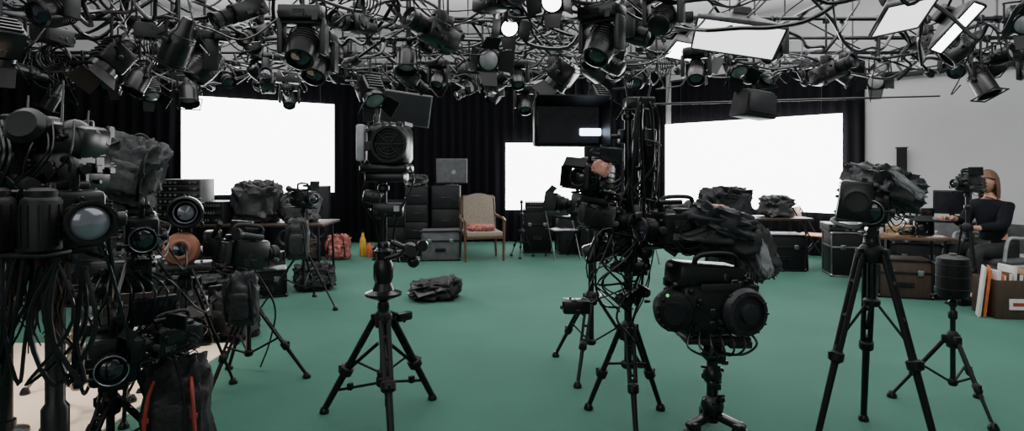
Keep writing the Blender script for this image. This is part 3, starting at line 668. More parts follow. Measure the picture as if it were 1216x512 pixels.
tripod('black stand holding a backpack and camera units',(-1.92,2.98,0),.62,.26,1.24,rz=.2,leg_r=.014,name='light_stand',cr=.017)
bag('grey crumpled backpack strapped on top of a stand',(-1.96,2.95,1.24),(.28,.2,.33),.3,mt='fabg',seed=14,amp=.34,rot=(0,.3,.2))
add_camera(None,loc=(-1.80,2.86,1.0),rot=(0.1,0,.6),s=.95,seed=17,lens=.11,lr=.055,matte=False,mon=False,top_level='black camera with a short lens clamped to a stand')
g=thing('audio_mixer','shiny black mixer unit with knobs on a stand','mixer',loc=(-1.88,2.88,.8),rz=.25)
mb=MB(); mb.box((0,0,.08),(.28,.18,.16),bev=.02); mb.greeb((0,0,.08),(.28,.18,.16),40,R,.3); mb.m(1).box((.06,-.092,.1),(.12,.004,.07)); mb.fin('mixer_body',['black','screen_off'],g)
for k in range(5):
    mb=MB(); mb.lathe([(.012,0),(.01,.015)],(-.11+.03*k,-.09,.05),(0,-1,0),10); mb.fin('knob','grey',g)
mb=MB()
for k in range(9): mb.tube([(-.1+.03*k,-.09,.1),(-.12+.05*k,-.18,.02),(-.08+.03*k,-.14,-.15),(-.02,-.05,-.22)],.005)
mb.fin('cable_loop','black',g)
# cables drooping between the left rigs
for P,r in (([(-1.55,2.25,1.2),(-1.62,2.4,.95),(-1.75,2.6,.82),(-1.82,2.78,.95)],.008),([(-1.6,2.3,1.12),(-1.6,2.45,.72),(-1.7,2.6,.55),(-1.8,2.68,.62)],.007),
            ([(-1.9,2.85,.85),(-2.05,2.8,.55),(-2.0,2.75,.35),(-1.92,2.7,.45)],.008),([(-1.75,2.9,.95),(-1.62,3.0,.7),(-1.7,3.3,.62),(-1.9,3.5,.8)],.007),
            ([(-1.85,2.95,1.2),(-1.75,3.1,.9),(-1.85,3.35,.85),(-1.97,3.55,.95)],.006),([(-1.6,2.75,.6),(-1.5,2.7,.3),(-1.55,2.6,.06),(-1.75,2.55,.01)],.008),
            ([(-2.0,3.5,.8),(-2.15,3.4,.5),(-2.1,3.3,.25),(-2.2,3.25,.03)],.008),([(-1.66,3.8,.75),(-1.55,3.85,.5),(-1.62,3.95,.25),(-1.75,4.1,.02)],.006),([(-1.9,2.3,1.3),(-1.95,2.45,1.0),(-2.0,2.6,.7),(-1.98,2.7,.55)],.009)):
    mb=MB(); mb.tube(P,r,6,7); tag(mb.fin('cable','black'),'black cable drooping between camera stands','cable','cables drooping between camera stands')

mb=MB(); mb.box((-3.15,3.8,.008),(1.95,1.75,.016),bev=.004); o=mb.fin('bare_floor_panel','cream',smooth=False); tag(o,'thin cream panel standing in for bare floor in warm light','mat')  # thin panel stands in for bare floor under warm light
tripod('low champagne coloured tripod with thin legs on the cream floor',(-2.47,3.35,.016),.36,.26,.44,rz=.6,leg_r=.013,double=False,matn='silvertube')
tripod('low champagne coloured tripod with crossed braces on the cream floor',(-2.85,3.9,.016),.32,.32,.42,rz=.1,leg_r=.013,double=False,matn='silvertube')
tripod('squat black tripod under a bulky camera',(-1.88,2.76,0),.3,.26,.38,rz=.5,leg_r=.018)
add_camera(None,loc=(-1.86,2.76,.40),rot=(0,0,.55),s=1.3,seed=23,lens=.1,lr=.045,matte=False,top_level='bulky black camera on a squat tripod')
add_camera(None,loc=(-1.60,2.74,.54),rot=(0,0.1,-.5),s=.7,seed=24,lens=.1,lr=.05,matte=True,top_level='small black camera perched on a strapped bag')
bag('tall black gear backpack with red trimmed straps on the floor',(-1.62,2.86,0),(.28,.24,.5),.3,seed=6,mt='fab',strapm='red',amp=.3)

# ------------------------------------------------------------ D: centre-right rig
g=tripod('tall black stand with long column carrying monitors and cables',(.65,3.3,0),.5,.24,1.72,rz=.5,name='light_stand',leg_r=.018,cr=.022)
tripod('black wheeled tripod tangled in cables beside the camera rig',(.55,4.1,0),.5,.36,1.1,rz=.15,leg_r=.016,cr=.02)
g=thing('field_monitor','large black hooded field monitor clamped to a tall stand','monitor',loc=(.31,3.25,1.52),rz=.12)
mb=MB(); mb.box((0,.03,.12),(.38,.07,.24),bev=.015); mb.greeb((0,.06,.12),(.36,.06,.22),18,R,.4); mb.fin('monitor_housing','black',g)
mb=MB(); mb.box((0,-.01,.12),(.34,.004,.2)); mb.fin('monitor_screen','screen_off',g)
mb=MB()
mb.box((0,-.08,.245),(.4,.16,.006),(-.25,0,0)).box((-.195,-.06,.13),(.006,.13,.24),(0,0,-.15)).box((.195,-.06,.13),(.006,.13,.24),(0,0,.15)); mb.fin('sun_hood','matte',g)
mb=MB(); mb.box((.12,-.02,.08),(.12,.015,.04),bev=.015); mb.fin('lit_panel','bluelight',g,label='bluish white lit strip')
mb=MB(); mb.cyl((.1,.08,.06),(.33,.06,.06),.014).box((.33,.05,.06),(.06,.06,.08),bev=.008); mb.fin('mounting_arm','dmetal',g)
add_camera(None,loc=(.45,3.28,1.27),rot=(0,.1,-.6),s=.85,seed=41,lens=.12,lr=.05,top_level='black camera with matte box clamped to a tall stand')
add_camera(None,loc=(.5,3.2,1.06),rot=(0.1,.2,.9),s=.75,seed=42,lens=.1,lr=.05,matte=False,top_level='small black camera with cables on a stand')
add_camera(None,loc=(.42,3.4,1.1),rot=(-.1,-.2,-1.9),s=.8,seed=43,lens=.12,lr=.05,top_level='black camera with side monitor hung on a rig')
g=thing('pink_stand_in','crumpled pink beige pouch standing in for a head-like shape','rag',loc=(.47,3.12,1.4)); mb=MB(); mb.blob((0,0,0),(.09,.05,.07),(0,.5,0),amp=.3,seed=2,flat=False); mb.fin('stand_in_folds','pink',g,ang=60)  # pink cloth added in place of an unclear head-like shape
g=thing('cable_bundle','loose bundle of black cables hanging from a tall stand','cable bundle',loc=(.72,3.28,1.74))
mb=MB()
for k in range(15):
    x=R.uniform(-.08,.13); y=R.uniform(-.08,.04); L=R.uniform(.35,1.1)
    mb.tube([(0,0,-.02),(x*.6,y-.03,.02+R.uniform(-.02,.02)),(x,y-.03,-.12),(x+R.uniform(-.04,.04),y-.02,-.12-L*.45),(x*.5+R.uniform(-.12,.06),y-.02,-.1-L*.8),(-.07,-.02,-.14-L)],R.choice((.004,.006,.008)))
mb.fin('cable','black',g)
for z,r in((-.2,.06),(-.52,.05)):
    mb=MB(); mb.tor((.04,-.03,z),r,.006,(0.3,.1,1),18,6); mb.fin('cable_tie','char',g)
g=thing('microphone_panel','narrow black gear strip clipped along a tall stand','gear strip',loc=(.76,3.3,1.3))
mb=MB(); mb.box((0,0,.12),(.07,.05,.4),(0,.06,0),bev=.01).cyl((-.11,0,.1),(0,0,.1),.012); mb.greeb((0,0,.12),(.08,.06,.4),30,R,.6); mb.fin('strip_body','black',g)
g=thing('wireless_receiver','black receiver box with short antennas on a tall stand','receiver',loc=(.68,3.26,1.72))
mb=MB(); mb.box((.02,0,.04),(.16,.12,.06),bev=.01).cyl((-.04,0,.06),(-.05,0,.14),.006).cyl((.07,0,.06),(.09,0,.15),.006); mb.greeb((.02,0,.04),(.16,.12,.06),10,R,.4); mb.fin('receiver_body','black',g)
g=thing('gear_cluster','dense cluster of black camera plates and clamps on a column','camera gear',loc=(.6,3.24,1.0))
mb=MB(); mb.box((0,0,0),(.18,.12,.16),(0,.2,0),bev=.02).box((-.14,0,-.06),(.14,.1,.1),(0,-.3,0),bev=.02).box((.1,0,.1),(.12,.1,.12),bev=.02).cyl((-.1,-.03,.1),(-.18,-.05,-.1),.025).sph((.12,-.05,-.05),.045); mb.greeb((0,0,0),(.26,.16,.26),60,R,.25); mb.fin('plates','black',g)
mb=MB()
for k in range(10): mb.tube([(R.uniform(-.12,.12),-.06,R.uniform(-.1,.15)),(R.uniform(-.2,.2),-.14,R.uniform(-.1,.1)),(R.uniform(-.2,.2),-.12,R.uniform(-.3,-.1)),(R.uniform(-.05,.1),-.04,R.uniform(-.4,-.2))],R.choice((.004,.006)))
mb.fin('cable_loop','black',g)
for (z,w,sd) in((.86,.18,1),(.7,.16,2)):
    g=thing('stand_clamp','black multi knob clamp block on a stand column','clamp',loc=(.66,3.26,z),rz=R.uniform(-.5,.5),group='clamp blocks on the rig column')
    mb=MB(); mb.box((0,0,0),(w,.08,.06),(0,R.uniform(-.4,.4),0),bev=.012); mb.greeb((0,0,0),(w,.1,.09),22,R,.4); mb.sph((-w*.5,-.02,-.01),.03).sph((w*.5,-.02,.01),.026); mb.fin('clamp_block','black',g)
    mb=MB(); mb.tube([(-w*.4,-.04,0),(-w*.8,-.08,-.1),(-w*.3,-.07,-.2),(.0,-.03,-.25)],.006); mb.fin('cable_loop','black',g)
g=thing('junction_box','small black junction box clipped to a tripod leg','junction box',loc=(.42,3.85,.45))
mb=MB(); mb.box((0,0,.05),(.18,.1,.09),bev=.015); mb.greeb((0,0,.05),(.18,.1,.09),16,R,.4); mb.tube([(.05,0,.05),(.15,0,.1),(.18,.2,.1),(.14,.3,.05)],.008); mb.fin('box_body','black',g)
g=thing('camera_column','black camera column with ball joints and splayed base','camera support',loc=(1.06,3.12,0))
mb=MB(); mb.lathe([(.03,.06),(.035,.1),(.055,.12),(.06,.15),(.05,.18),(.03,.2),(.028,.26),(.045,.28),(.05,.31),(.042,.34),(.028,.36),(.03,.38),(.06,.41),(.065,.43),(.05,.46),(.08,.48),(.1,.49),(.1,.5)],(0,0,0),seg=24)
mb.greeb((0,0,.28),(.1,.1,.36),26,R,.4); mb.fin('column','black',g)
for k in range(3):
    a=2*pi*k/3-.6; c,s_=math.cos(a),math.sin(a); mb=MB(); mb.box((c*.09,s_*.09,.08),(.16,.05,.04),(0,.25,a),bev=.012).sph((c*.17,s_*.17,.03),.03).box((c*.13,s_*.13,.06),(.05,.07,.05),(0,0,a),bev=.01); mb.fin('foot','black',g)
mb=MB(); mb.box((0,0,.515),(.34,.2,.035),(0,0,.1),bev=.015).box((.12,-.04,.49),(.12,.1,.04),bev=.01).box((-.1,.02,.49),(.1,.12,.03),bev=.01); mb.fin('mount_plate','char',g)
g=thing('broadcast_camera','big black broadcast camera with round side dial and ribbed lens pod','camera',loc=(1.02,3.08,.535),rz=.15)
mb=MB(); mb.box((.02,0,.15),(.42,.26,.26),bev=.04).box((-.02,0,.31),(.36,.22,.12),(0,.08,0),bev=.03).box((.22,0,.12),(.1,.2,.18),bev=.03); mb.greeb((.02,0,.17),(.44,.27,.28),90,R,.2); mb.fin('camera_body','black',g)
mb=MB(); mb.lathe([(.12,0),(.125,.02),(.11,.05),(.09,.055),(.088,.04),(.05,.045),(.045,.07),(.02,.075)],(.13,-.12,.14),(.1,-1,0),32)
for k in range(12):
    a=k*pi/6; mb.box((.13+.1*math.cos(a),-.175,.14+.1*math.sin(a)),(.018,.012,.01),(0,-a,0),bev=.002)
mb.fin('side_dial','char',g)
mb=MB(); mb.lathe([(.08,-.02),(.1,0),(.1,.1),(.09,.12),(.075,.125)],(-.2,-.02,.15),(-.35,-1,0),28)
for k in range(16):
    a=k*pi/8; mb.sph((-.23+.09*math.cos(a),-.12,.15+.09*math.sin(a)),.012,seg=8)
mb.lathe([(.06,0),(.055,.02),(.0,.02)],(-.24,-.135,.15),(-.35,-1,0)); mb.fin('lens_pod','matte',g)
mb=MB(); mb.tube([(-.1,-.05,.34),(-.08,-.07,.42),(.1,-.07,.42),(.14,-.05,.34)],.014,8); mb.fin('top_handle','matte',g)
mb=MB(); mb.lathe([(.008,0),(.008,.006)],(-.28,-.14,.24),(0,-1,0),10); mb.fin('indicator_light','green',g,label='small green indicator light')
mb=MB(); mb.box((.0,-.135,.27),(.2,.006,.035),bev=.002); mb.fin('label_plate','char',g)
mb=MB()
for k in range(7): mb.tube([(-.15+.05*k,-.12,.05),(-.2+.06*k,-.2,.0),(-.1+.03*k,-.2,-.05),(.0,-.1,-.06)],.006)
mb.fin('cable_loop','black',g)
g=thing('camera_jacket','crumpled black and grey jacket thrown over camera gear','jacket',loc=(1.04,3.2,1.0),rz=.1)
mb=MB(); mb.blob((0,0,.06),(.54,.3,.24),(0,.12,0),amp=.3,seed=8,fr=3.6,nu=80,nv=44,flat=False); mb.fin('jacket_cloth','fab',g,ang=70)
mb=MB(); mb.blob((.06,-.08,.12),(.34,.16,.14),(0,.3,0),amp=.35,seed=12,fr=4,nu=60,nv=34,flat=False); mb.fin('lining','fabd',g,ang=70,label='grey folded lining')
mb=MB(); mb.tube([(-.2,-.1,.05),(-.3,-.1,.1),(-.26,-.1,.0),(-.2,-.12,-.05)],.014); mb.fin('strap','matte',g)
add_camera(None,loc=(.86,3.12,.99),rot=(0,0,-1.2),s=.95,seed=55,lens=.12,lr=.06,matte=False,mon=False,top_level='black camera half hidden under a thrown jacket')
g=thing('grey_scarf','crumpled pale grey scarf draped from camera gear','scarf',loc=(1.33,3.2,.94))
mb=MB(); mb.blob((0,0,0),(.18,.1,.27),(0,-.35,0),amp=.4,seed=21,fr=4.5,nu=56,nv=36,flat=False,fold=(2,2,.6)); mb.fin('scarf_cloth','fabg',g,ang=70)
mb=MB(); mb.blob((.0,-.05,.0),(.07,.06,.22),(0,-.35,0),amp=.4,seed=22,fr=4.5,nu=40,nv=26,flat=False,fold=(2,2,.6)); mb.fin('scarf_fold','fabl',g,ang=70)
g=thing('pink_stand_in','folded pink and beige cloth standing in for a skin-toned patch','cloth',loc=(1.07,3.14,1.19)); mb=MB(); mb.blob((0,0,0),(.15,.1,.04),(0,.1,0),amp=.3,seed=5,flat=False); mb.fin('stand_in_folds','pink',g,ang=60)  # folded pink cloth stands in for a skin-toned patch

g=thing('folded_backdrop','crumpled black backdrop cloth lying on the green carpet','cloth',loc=(-.83,6.35,0),rz=.15)
mb=MB(); mb.blob((0,0,.09),(.5,.4,.2),amp=.4,seed=13,fr=5,nu=60,nv=34,sq=.7); mb.blob((.18,-.05,.13),(.14,.3,.22),(0,.4,.2),amp=.3,seed=15,fr=5); mb.fin('crumpled_cloth','fab',g,ang=65)
mb=MB(); mb.box((-.03,-.1,.15),(.4,.25,.012),(.35,-.2,.3),bev=.004).box((-.12,.0,.1),(.3,.3,.012),(-.1,-.3,.5),bev=.004); mb.fin('stiff_panel','fabd',g)

# ------------------------------------------------------------ background props
def table(label,loc,w,d,h,rz=0,mt='darkwood'):
    g=thing('folding_table',label,'table',loc=loc,rz=rz)
    mb=MB(); mb.box((0,0,h-.015),(w,d,.03),bev=.005); mb.fin('table_top',mt,g)
    for sx in(-1,1):
        for sy in(-1,1):
            mb=MB(); mb.cyl((sx*(w/2-.06),sy*(d/2-.06),0),(sx*(w/2-.08),sy*(d/2-.08),h-.03),.015,seg=10); mb.fin('leg','dmetal',g)
    return g
table('long dark folding table loaded with camera gear',(-3.2,7.2,0),2.0,.7,.75)
def rack(label,loc,w,d,h,rz,seed,mt='char'):
    rn=random.Random(seed); g=thing('equipment_rack',label,'rack unit',loc=loc,rz=rz)
    mb=MB(); mb.box((0,0,h/2),(w,d,h),bev=.008); mb.fin('rack_housing',mt,g)
    n=max(2,int(h/.07))
    for k in range(n):
        mb=MB(); z=(k+.5)*h/n; mb.box((0,-d/2-.006,z),(w*.94,.012,h/n*.85),bev=.002).m(1)
        for q in range(8):
            if rn.random()<.7: mb.box((-w*.4+q*w*.11,-d/2-.014,z),(w*.05,.006,h/n*.35))
        mb.m(2)
        for q in range(3): mb.lathe([(.008,0),(.007,.012)],(w*.4-q*.03,-d/2-.01,z),(0,-1,0),8)
        mb.fin('front_panel',['black','grey','metal'],g)
rack('grey rack of audio units with silver fronts on a table',(-3.95,7.15,.75),.5,.4,.52,.1,1,'grey')
rack('low black recorder unit on a table',(-3.5,7.05,.75),.3,.34,.26,-.1,2)
bag('heap of folded dark grey clothes on a table',(-3.08,7.15,.75),(.5,.45,.5),.1,mt='fabd',seed=17,straps=False,amp=.3,name='clothes_pile',cat='clothes')
bag('grey quilted bag leaning on gear on a table',(-2.55,7.15,.75),(.38,.35,.38),-.2,mt='fabg',seed=19,amp=.3)
case('black flight case with metal edges under a table',(-3.75,6.95,0),(.6,.4,.46),.05); case('black flight case with metal edges under a table',(-3.05,6.98,0),(.55,.4,.4),-.05)
case('black flight case standing beside the table',(-2.72,6.5,0),(.42,.34,.3),.4)
bag('soft black bag slumped on the carpet by the table',(-2.3,6.85,0),(.42,.35,.3),.4,mt='fab',seed=27,amp=.35)
bag('folded black cloth heap on the carpet',(-3.45,6.3,0),(.6,.4,.24),.4,mt='fab',seed=28,amp=.4,straps=False,name='cloth_heap',cat='cloth')
case('dark case beside the cream floor',(-4.4,6.2,0),(.6,.45,.7),.3); case('dark case stacked on another case',(-4.4,6.2,.7),(.5,.4,.35),.2)
bag('large black duffel bag on stacked cases',(-4.4,6.2,1.05),(.6,.4,.35),.2,seed=33,amp=.3)
table('dark folding table carrying boxes by the curtain',(-5.0,7.3,0),1.3,.6,.75,.35)
rack('black equipment rack on a table by the curtain',(-5.2,7.22,.75),.45,.4,.3,.35,7)
bag('dark coat piled on a table by the curtain',(-4.65,7.4,.75),(.45,.35,.36),.2,seed=35,straps=False,name='clothes_pile',cat='clothes',amp=.3)
case('scuffed dark equipment trunk on the carpet',(-3.1,5.1,0),(.62,.45,.42),.2); 
bag('black bag with loose straps on a trunk',(-3.1,5.05,.42),(.5,.36,.36),.3,seed=37,amp=.3)
add_camera(None,loc=(-2.62,4.95,.0),rot=(0,0,.4),s=1.4,seed=61,lens=.12,top_level='black camera resting on the carpet beside a trunk')
bag('black camera bag on the carpet with open flap',(-2.3,4.9,0),(.34,.28,.4),-.3,seed=39,amp=.28,mt='fab')
def speaker(label,loc,w,d,h,rz,mt='black'):
    g=thing('loudspeaker',label,'loudspeaker',loc=loc,rz=rz)
    mb=MB(); mb.box((0,0,h/2),(w,d,h),bev=.012); mb.fin('cabinet',mt,g)
    for z,r in((h*.7,w*.22),(h*.36,w*.36)):
        mb=MB(); mb.lathe([(r,0),(r*1.05,.01),(r*.95,.016),(r*.5,-.01),(r*.25,.0),(0,.01)],(0,-d/2,z),(0,-1,0),24); mb.fin('driver','char',g)
speaker('tall dark grey loudspeaker against black curtain',(-3.1,9.5,0),.32,.34,1.12,.2,'char')
speaker('black loudspeaker beside a taller grey one',(-3.55,9.3,0),.34,.34,.9,.3,'black')
bag('red floral patterned bag on the carpet by the curtain',(-2.68,9.1,0),(.34,.28,.38),.1,mt='flor',seed=41,amp=.3,straps=True)
bag('dark red and black bag on the carpet beside a speaker',(-3.05,8.95,0),(.26,.22,.34),.3,mt='brown',seed=43,amp=.3)
def bottle(label,loc,h,r,mt):
    g=thing('bottle',label,'bottle',loc=loc); mb=MB(); mb.lathe([(r*.9,0),(r,.01),(r,h*.6),(r*.45,h*.78),(r*.4,h*.9)],(0,0,0)); mb.fin('bottle_body',mt,g)
    mb=MB(); mb.lathe([(r*.5,0),(r*.5,h*.1)],(0,0,h*.9)); mb.fin('bottle_cap','black',g)
bottle('orange spray bottle standing near the curtain',(-2.38,9.4,0),.42,.05,'yellow'); bottle('orange flask standing near the curtain',(-2.25,9.3,0),.26,.05,'orange'); bottle('white bottle standing near the curtain',(-2.1,9.45,0),.3,.045,'paper')
case('small dark toolbox on the carpet by the curtain',(-1.95,9.1,0),(.34,.26,.2),.1,'tool_box')
case('grey toolbox on the carpet by the curtain',(-1.62,8.9,0),(.3,.22,.16),-.2,'tool_box','grey')
def cabinet(label,loc,w,d,h,rz=0,mt='matte',nd=2):
    g=thing('cabinet',label,'cabinet',loc=loc,rz=rz)
    mb=MB(); mb.box((0,0,h/2),(w,d,h),bev=.006); mb.fin('cabinet_body',mt,g)
    for k in range(nd):
        mb=MB(); z=(k+.5)*h/nd; mb.box((0,-d/2-.008,z),(w*.94,.016,h/nd*.92),bev=.003); dd=mb.fin('drawer','char',g)
        mb=MB(); mb.tube([(-.05,-d/2-.014,z),(-.05,-d/2-.035,z),(.05,-d/2-.035,z),(.05,-d/2-.014,z)],.005); mb.fin('handle','dmetal',dd)
cabinet('tall black drawer cabinet against the black curtain',(-1.52,9.6,0),.36,.4,1.1,0,nd=4)
cabinet('black drawer cabinet carrying a small monitor',(-1.08,9.7,0),.46,.4,1.12,0.05,nd=3)
cabinet('low thin black cabinet in front of the curtain',(-1.98,10.0,0),.4,.4,.86,0,nd=2)
case('low grey black case in front of cabinets',(-1.1,9.1,0),(.58,.4,.46),.1,mt='grey')
bag('dark clothes bundled on a black cabinet',(-1.55,9.55,1.1),(.34,.3,.2),.2,seed=47,straps=False,name='clothes_pile',cat='clothes',amp=.3)
g=thing('small_monitor','small grey computer monitor with pale icon on a cabinet','monitor',loc=(-.98,9.6,1.12),rz=.05)
mb=MB(); mb.box((0,0,.24),(.5,.05,.4),bev=.008).box((0,.03,.05),(.06,.03,.1)).box((0,.02,.008),(.2,.16,.016),bev=.004); mb.fin('monitor_housing','grey',g)
mb=MB(); mb.box((0,-.027,.24),(.46,.004,.36)); mb.fin('monitor_screen','grey',g)
mb=MB(); mb.lathe([(.035,0),(.035,.003)],(.03,-.03,.22),(0,-1,0),20); mb.fin('screen_icon','lgrey',g)  # icon is a flat pale grey disc
g=thing('armchair','wooden armchair with beige upholstered back and red cushion','chair',loc=(-.47,9.1,0),rz=.25)
mb=MB(); mb.box((0,0,.4),(.56,.54,.1),bev=.03); mb.fin('seat','beige',g)
mb=MB(); mb.sheet(lambda u,v:(-.25*(1-.1*v)+.5*(1-.1*v)*u,.22+.1*v-.03*math.sin(pi*u),.44+.5*v+.06*math.sin(pi*u)*v),14,14,.07); mb.fin('backrest','beige',g,ang=60)
for sx in(-1,1):
    mb=MB(); mb.tube([(sx*.31,-.26,.6),(sx*.32,-.1,.63),(sx*.31,.15,.64),(sx*.28,.27,.66)],.022,8); mb.fin('armrest','wood',g)
    for y0,z1,y1 in((-.24,.6,-.24),(.26,.95,.34)):
        mb=MB(); mb.cyl((sx*.29,y0,0),(sx*(.3 if y0<0 else .26),y1,z1),.018,.022,seg=10); mb.fin('leg','wood',g)
for y,z,w in((-.26,.36,.56),(.3,.95,.5)):
    mb=MB(); mb.box((0,y,z),(w,.028,.05),bev=.008); mb.fin('frame_rail','wood',g)
g=thing('cushion','flat red and grey patterned cushion on an armchair seat','cushion',loc=(-.48,9.06,.45),rz=.2); mb=MB(); mb.blob((0,0,.04),(.42,.4,.1),amp=.12,seed=3); mb.fin('cushion_cover','flor',g,ang=60)
case('black flight case below the white screen',(.42,9.9,0),(.45,.4,.72),0); case('dark case with open lid by the screen',(.95,9.8,0),(.4,.4,.62),.1,mt='char')
rack('black player stacked on a flight case',(.42,9.9,.72),.4,.34,.12,0,4)
tripod('tiny black tripod standing on the carpet by the screen',(.15,9.3,0),.4,.2,.9,rz=.4,leg_r=.01,double=False)
def foldchair(label,loc,rz,mt='char'):
    g=thing('folding_chair',label,'chair',loc=loc,rz=rz)
    mb=MB(); mb.box((0,0,.44),(.42,.4,.025),bev=.01); mb.fin('seat',mt,g)
    mb=MB(); mb.box((0,.22,.74),(.4,.02,.2),(-.12,0,0),bev=.008); mb.fin('backrest',mt,g)
    for sx in(-1,1):
        mb=MB(); mb.cyl((sx*.21,-.24,0),(sx*.21,.24,.84),.011,seg=8); mb.fin('leg','dmetal',g)
        mb=MB(); mb.cyl((sx*.19,.24,0),(sx*.19,-.12,.45),.011,seg=8); mb.fin('leg','dmetal',g)
foldchair('dark folding chair facing the white screen',(.78,9.2,0),.3)
foldchair('dark folding chair behind the camera rig',(1.9,8.8,0),.2)
case('dark case standing behind the camera rig',(1.35,9.6,0),(.5,.4,.66),.0)
table('dark table heaped with clothes near the wide screen',(3.35,8.3,0),1.5,.6,.72)
bag('heap of dark coats on a table near the wide screen',(3.0,8.3,.72),(.66,.45,.42),.1,seed=51,straps=False,name='clothes_pile',cat='clothes',amp=.3,mt='fab')
bag('grey coat thrown on a table',(3.72,8.3,.72),(.4,.4,.3),.1,seed=52,straps=False,name='clothes_pile',cat='clothes',amp=.3,mt='fabg')
case('black flight case under a clothes table',(3.05,8.15,0),(.6,.4,.45),.1); case('black flight case under a clothes table',(3.72,8.2,0),(.55,.4,.5),-.1)
foldchair('orange backed folding chair beside cases',(4.35,8.5,0),.9,'orange')
case('black flight case with silver edges near the grey wall',(4.48,7.75,0),(.62,.45,.58),-.25,trim='metal'); 
rack('long grey mixing desk on a flight case',(4.48,7.75,.58),.7,.4,.1,-.25,6,'grey')
case('low dark case on the carpet near the grey wall',(4.98,7.3,0),(.5,.4,.5),-.4,mt='char',trim='dmetal')
bag('pale jacket lying on a low dark case',(4.98,7.3,.5),(.42,.3,.16),-.4,mt='fabl',seed=54,straps=False,name='clothes_pile',cat='clothes',amp=.3)
case('grey box with metal edges against the grey wall',(5.6,7.5,0),(.5,.4,.75),-.8,mt='grey')
g=thing('small_monitor','small dark monitor standing on a grey box','monitor',loc=(5.6,7.5,.75),rz=-.6)
mb=MB(); mb.box((0,0,.22),(.4,.05,.3),bev=.01).box((0,.02,.04),(.06,.04,.08)).box((0,.02,.008),(.2,.15,.016),bev=.004); mb.fin('monitor_housing','char',g)
mb=MB(); mb.box((0,-.027,.22),(.36,.004,.26)); mb.fin('monitor_screen','screen_off',g)
table('wooden work table in front of the seated woman',(4.36,6.55,0),.8,.55,.66,-.3,'wood')
case('dark wooden crate under the work table',(4.28,6.5,0),(.5,.36,.42),-.3,'crate','darkwood','dmetal')
add_camera(None,loc=(4.5,6.6,.66),rot=(0,0,-.3),s=1.0,seed=71,lens=.14,top_level='grey black camera standing on the work table')
bottle('white bottle on the work table',(4.15,6.65,.66),.2,.035,'paper'); bottle('orange bottle on the work table',(4.06,6.58,.66),.16,.03,'orange')
case('small cardboard box on the work table',(4.25,6.45,.66),(.2,.16,.12),.1,'carton','paperb','paperb')
g=thing('paper_sheet','loose white papers on the work table','papers',loc=(4.52,6.36,.662),rz=.2); mb=MB(); mb.box((0,0,.003),(.22,.16,.006)).box((.03,.02,.008),(.2,.15,.004),(0,0,.3)); mb.fin('papers','paper',g)
g=thing('desk_lamp','small black desk lamp with a bent arm on the work table','lamp',loc=(4.02,6.72,.66))
mb=MB(); mb.lathe([(.07,0),(.07,.015),(.02,.025)],(0,0,0)).tube([(0,0,.02),(-.04,0,.25),(.08,0,.42)],.008); mb.fin('lamp_arm','black',g)
mb=MB(); mb.lathe([(.015,0),(.025,.04),(.06,.1),(.055,.1),(.02,.045)],(.07,0,.43),(.4,-.4,-1)); mb.fin('lamp_shade','black',g)
g=thing('wall_banner','narrow black banner hanging flat on the grey wall','banner',loc=(5.62,8.5,1.05),rz=math.atan2(-2.3,2.09))
mb=MB(); mb.box((0,0,.32),(.13,.012,.64)); mb.fin('banner_cloth','matte',g)
mb=MB(); mb.cyl((-.08,0,.65),(.08,0,.65),.01); mb.fin('banner_rod','dmetal',g)
mb=MB(); a=Vector((5.4,8.8,2.75)); b_=Vector((8.85,5.0,2.75)); d=b_-a; mb.box((a+b_)/2+Vector((-.03,-.03,0)),(d.length,.05,.07),(0,0,math.atan2(d.y,d.x)),bev=.006); struct(mb.fin('trim_1','matte'))

g=thing('storage_box','open brown wooden box on the green carpet','box',loc=(4.72,5.62,0),rz=-.1)
mb=MB()
for sx in(-1,1): mb.box((sx*.2,0,.18),(.015,.34,.36),bev=.003)
for sy in(-1,1): mb.box((0,sy*.165,.18),(.4,.015,.36),bev=.003)
mb.box((0,0,.01),(.4,.33,.02)); mb.fin('box_body','darkwood',g)
mb=MB(); mb.box((0,-.176,.14),(.2,.006,.1)).m(1).box((0,-.18,.14),(.14,.004,.03)); mb.fin('box_label',['paper','red'],g)
for k,(c,w,h) in enumerate((('paper',.03,.42),('orange',.02,.38),('wood',.035,.4),('paper',.025,.46),('darkwood',.04,.39),('paperb',.03,.43),('lgrey',.025,.4))):
    g=thing('book','hardback book standing in a wooden box','book',loc=(4.72-.16+k*.05,5.62,.02),rz=-.1,group='books standing in the wooden box')
    mb=MB(); mb.box((0,0,h/2),(w,.22,h),(0,.05,0),bev=.002); mb.fin('book_cover',c,g)
    mb=MB(); mb.box((0.003,-.0,h/2),(w*.7,.226,h*.97),(0,.05,0)); mb.fin('page_block','paper',g)
for k,(x,c) in enumerate(((4.44,'paper'),(4.49,'orange'))):
    g=thing('folder',('white' if k==0 else 'orange')+' cardboard folder leaning against a wooden box','folder',loc=(x-.02,5.6,0),rot=(0,.1,-.55))
    mb=MB(); mb.box((0,0,.24),(.012,.16,.48),bev=.002).box((.012,0,.23),(.008,.15,.44)); mb.fin('folder_cover',c,g)

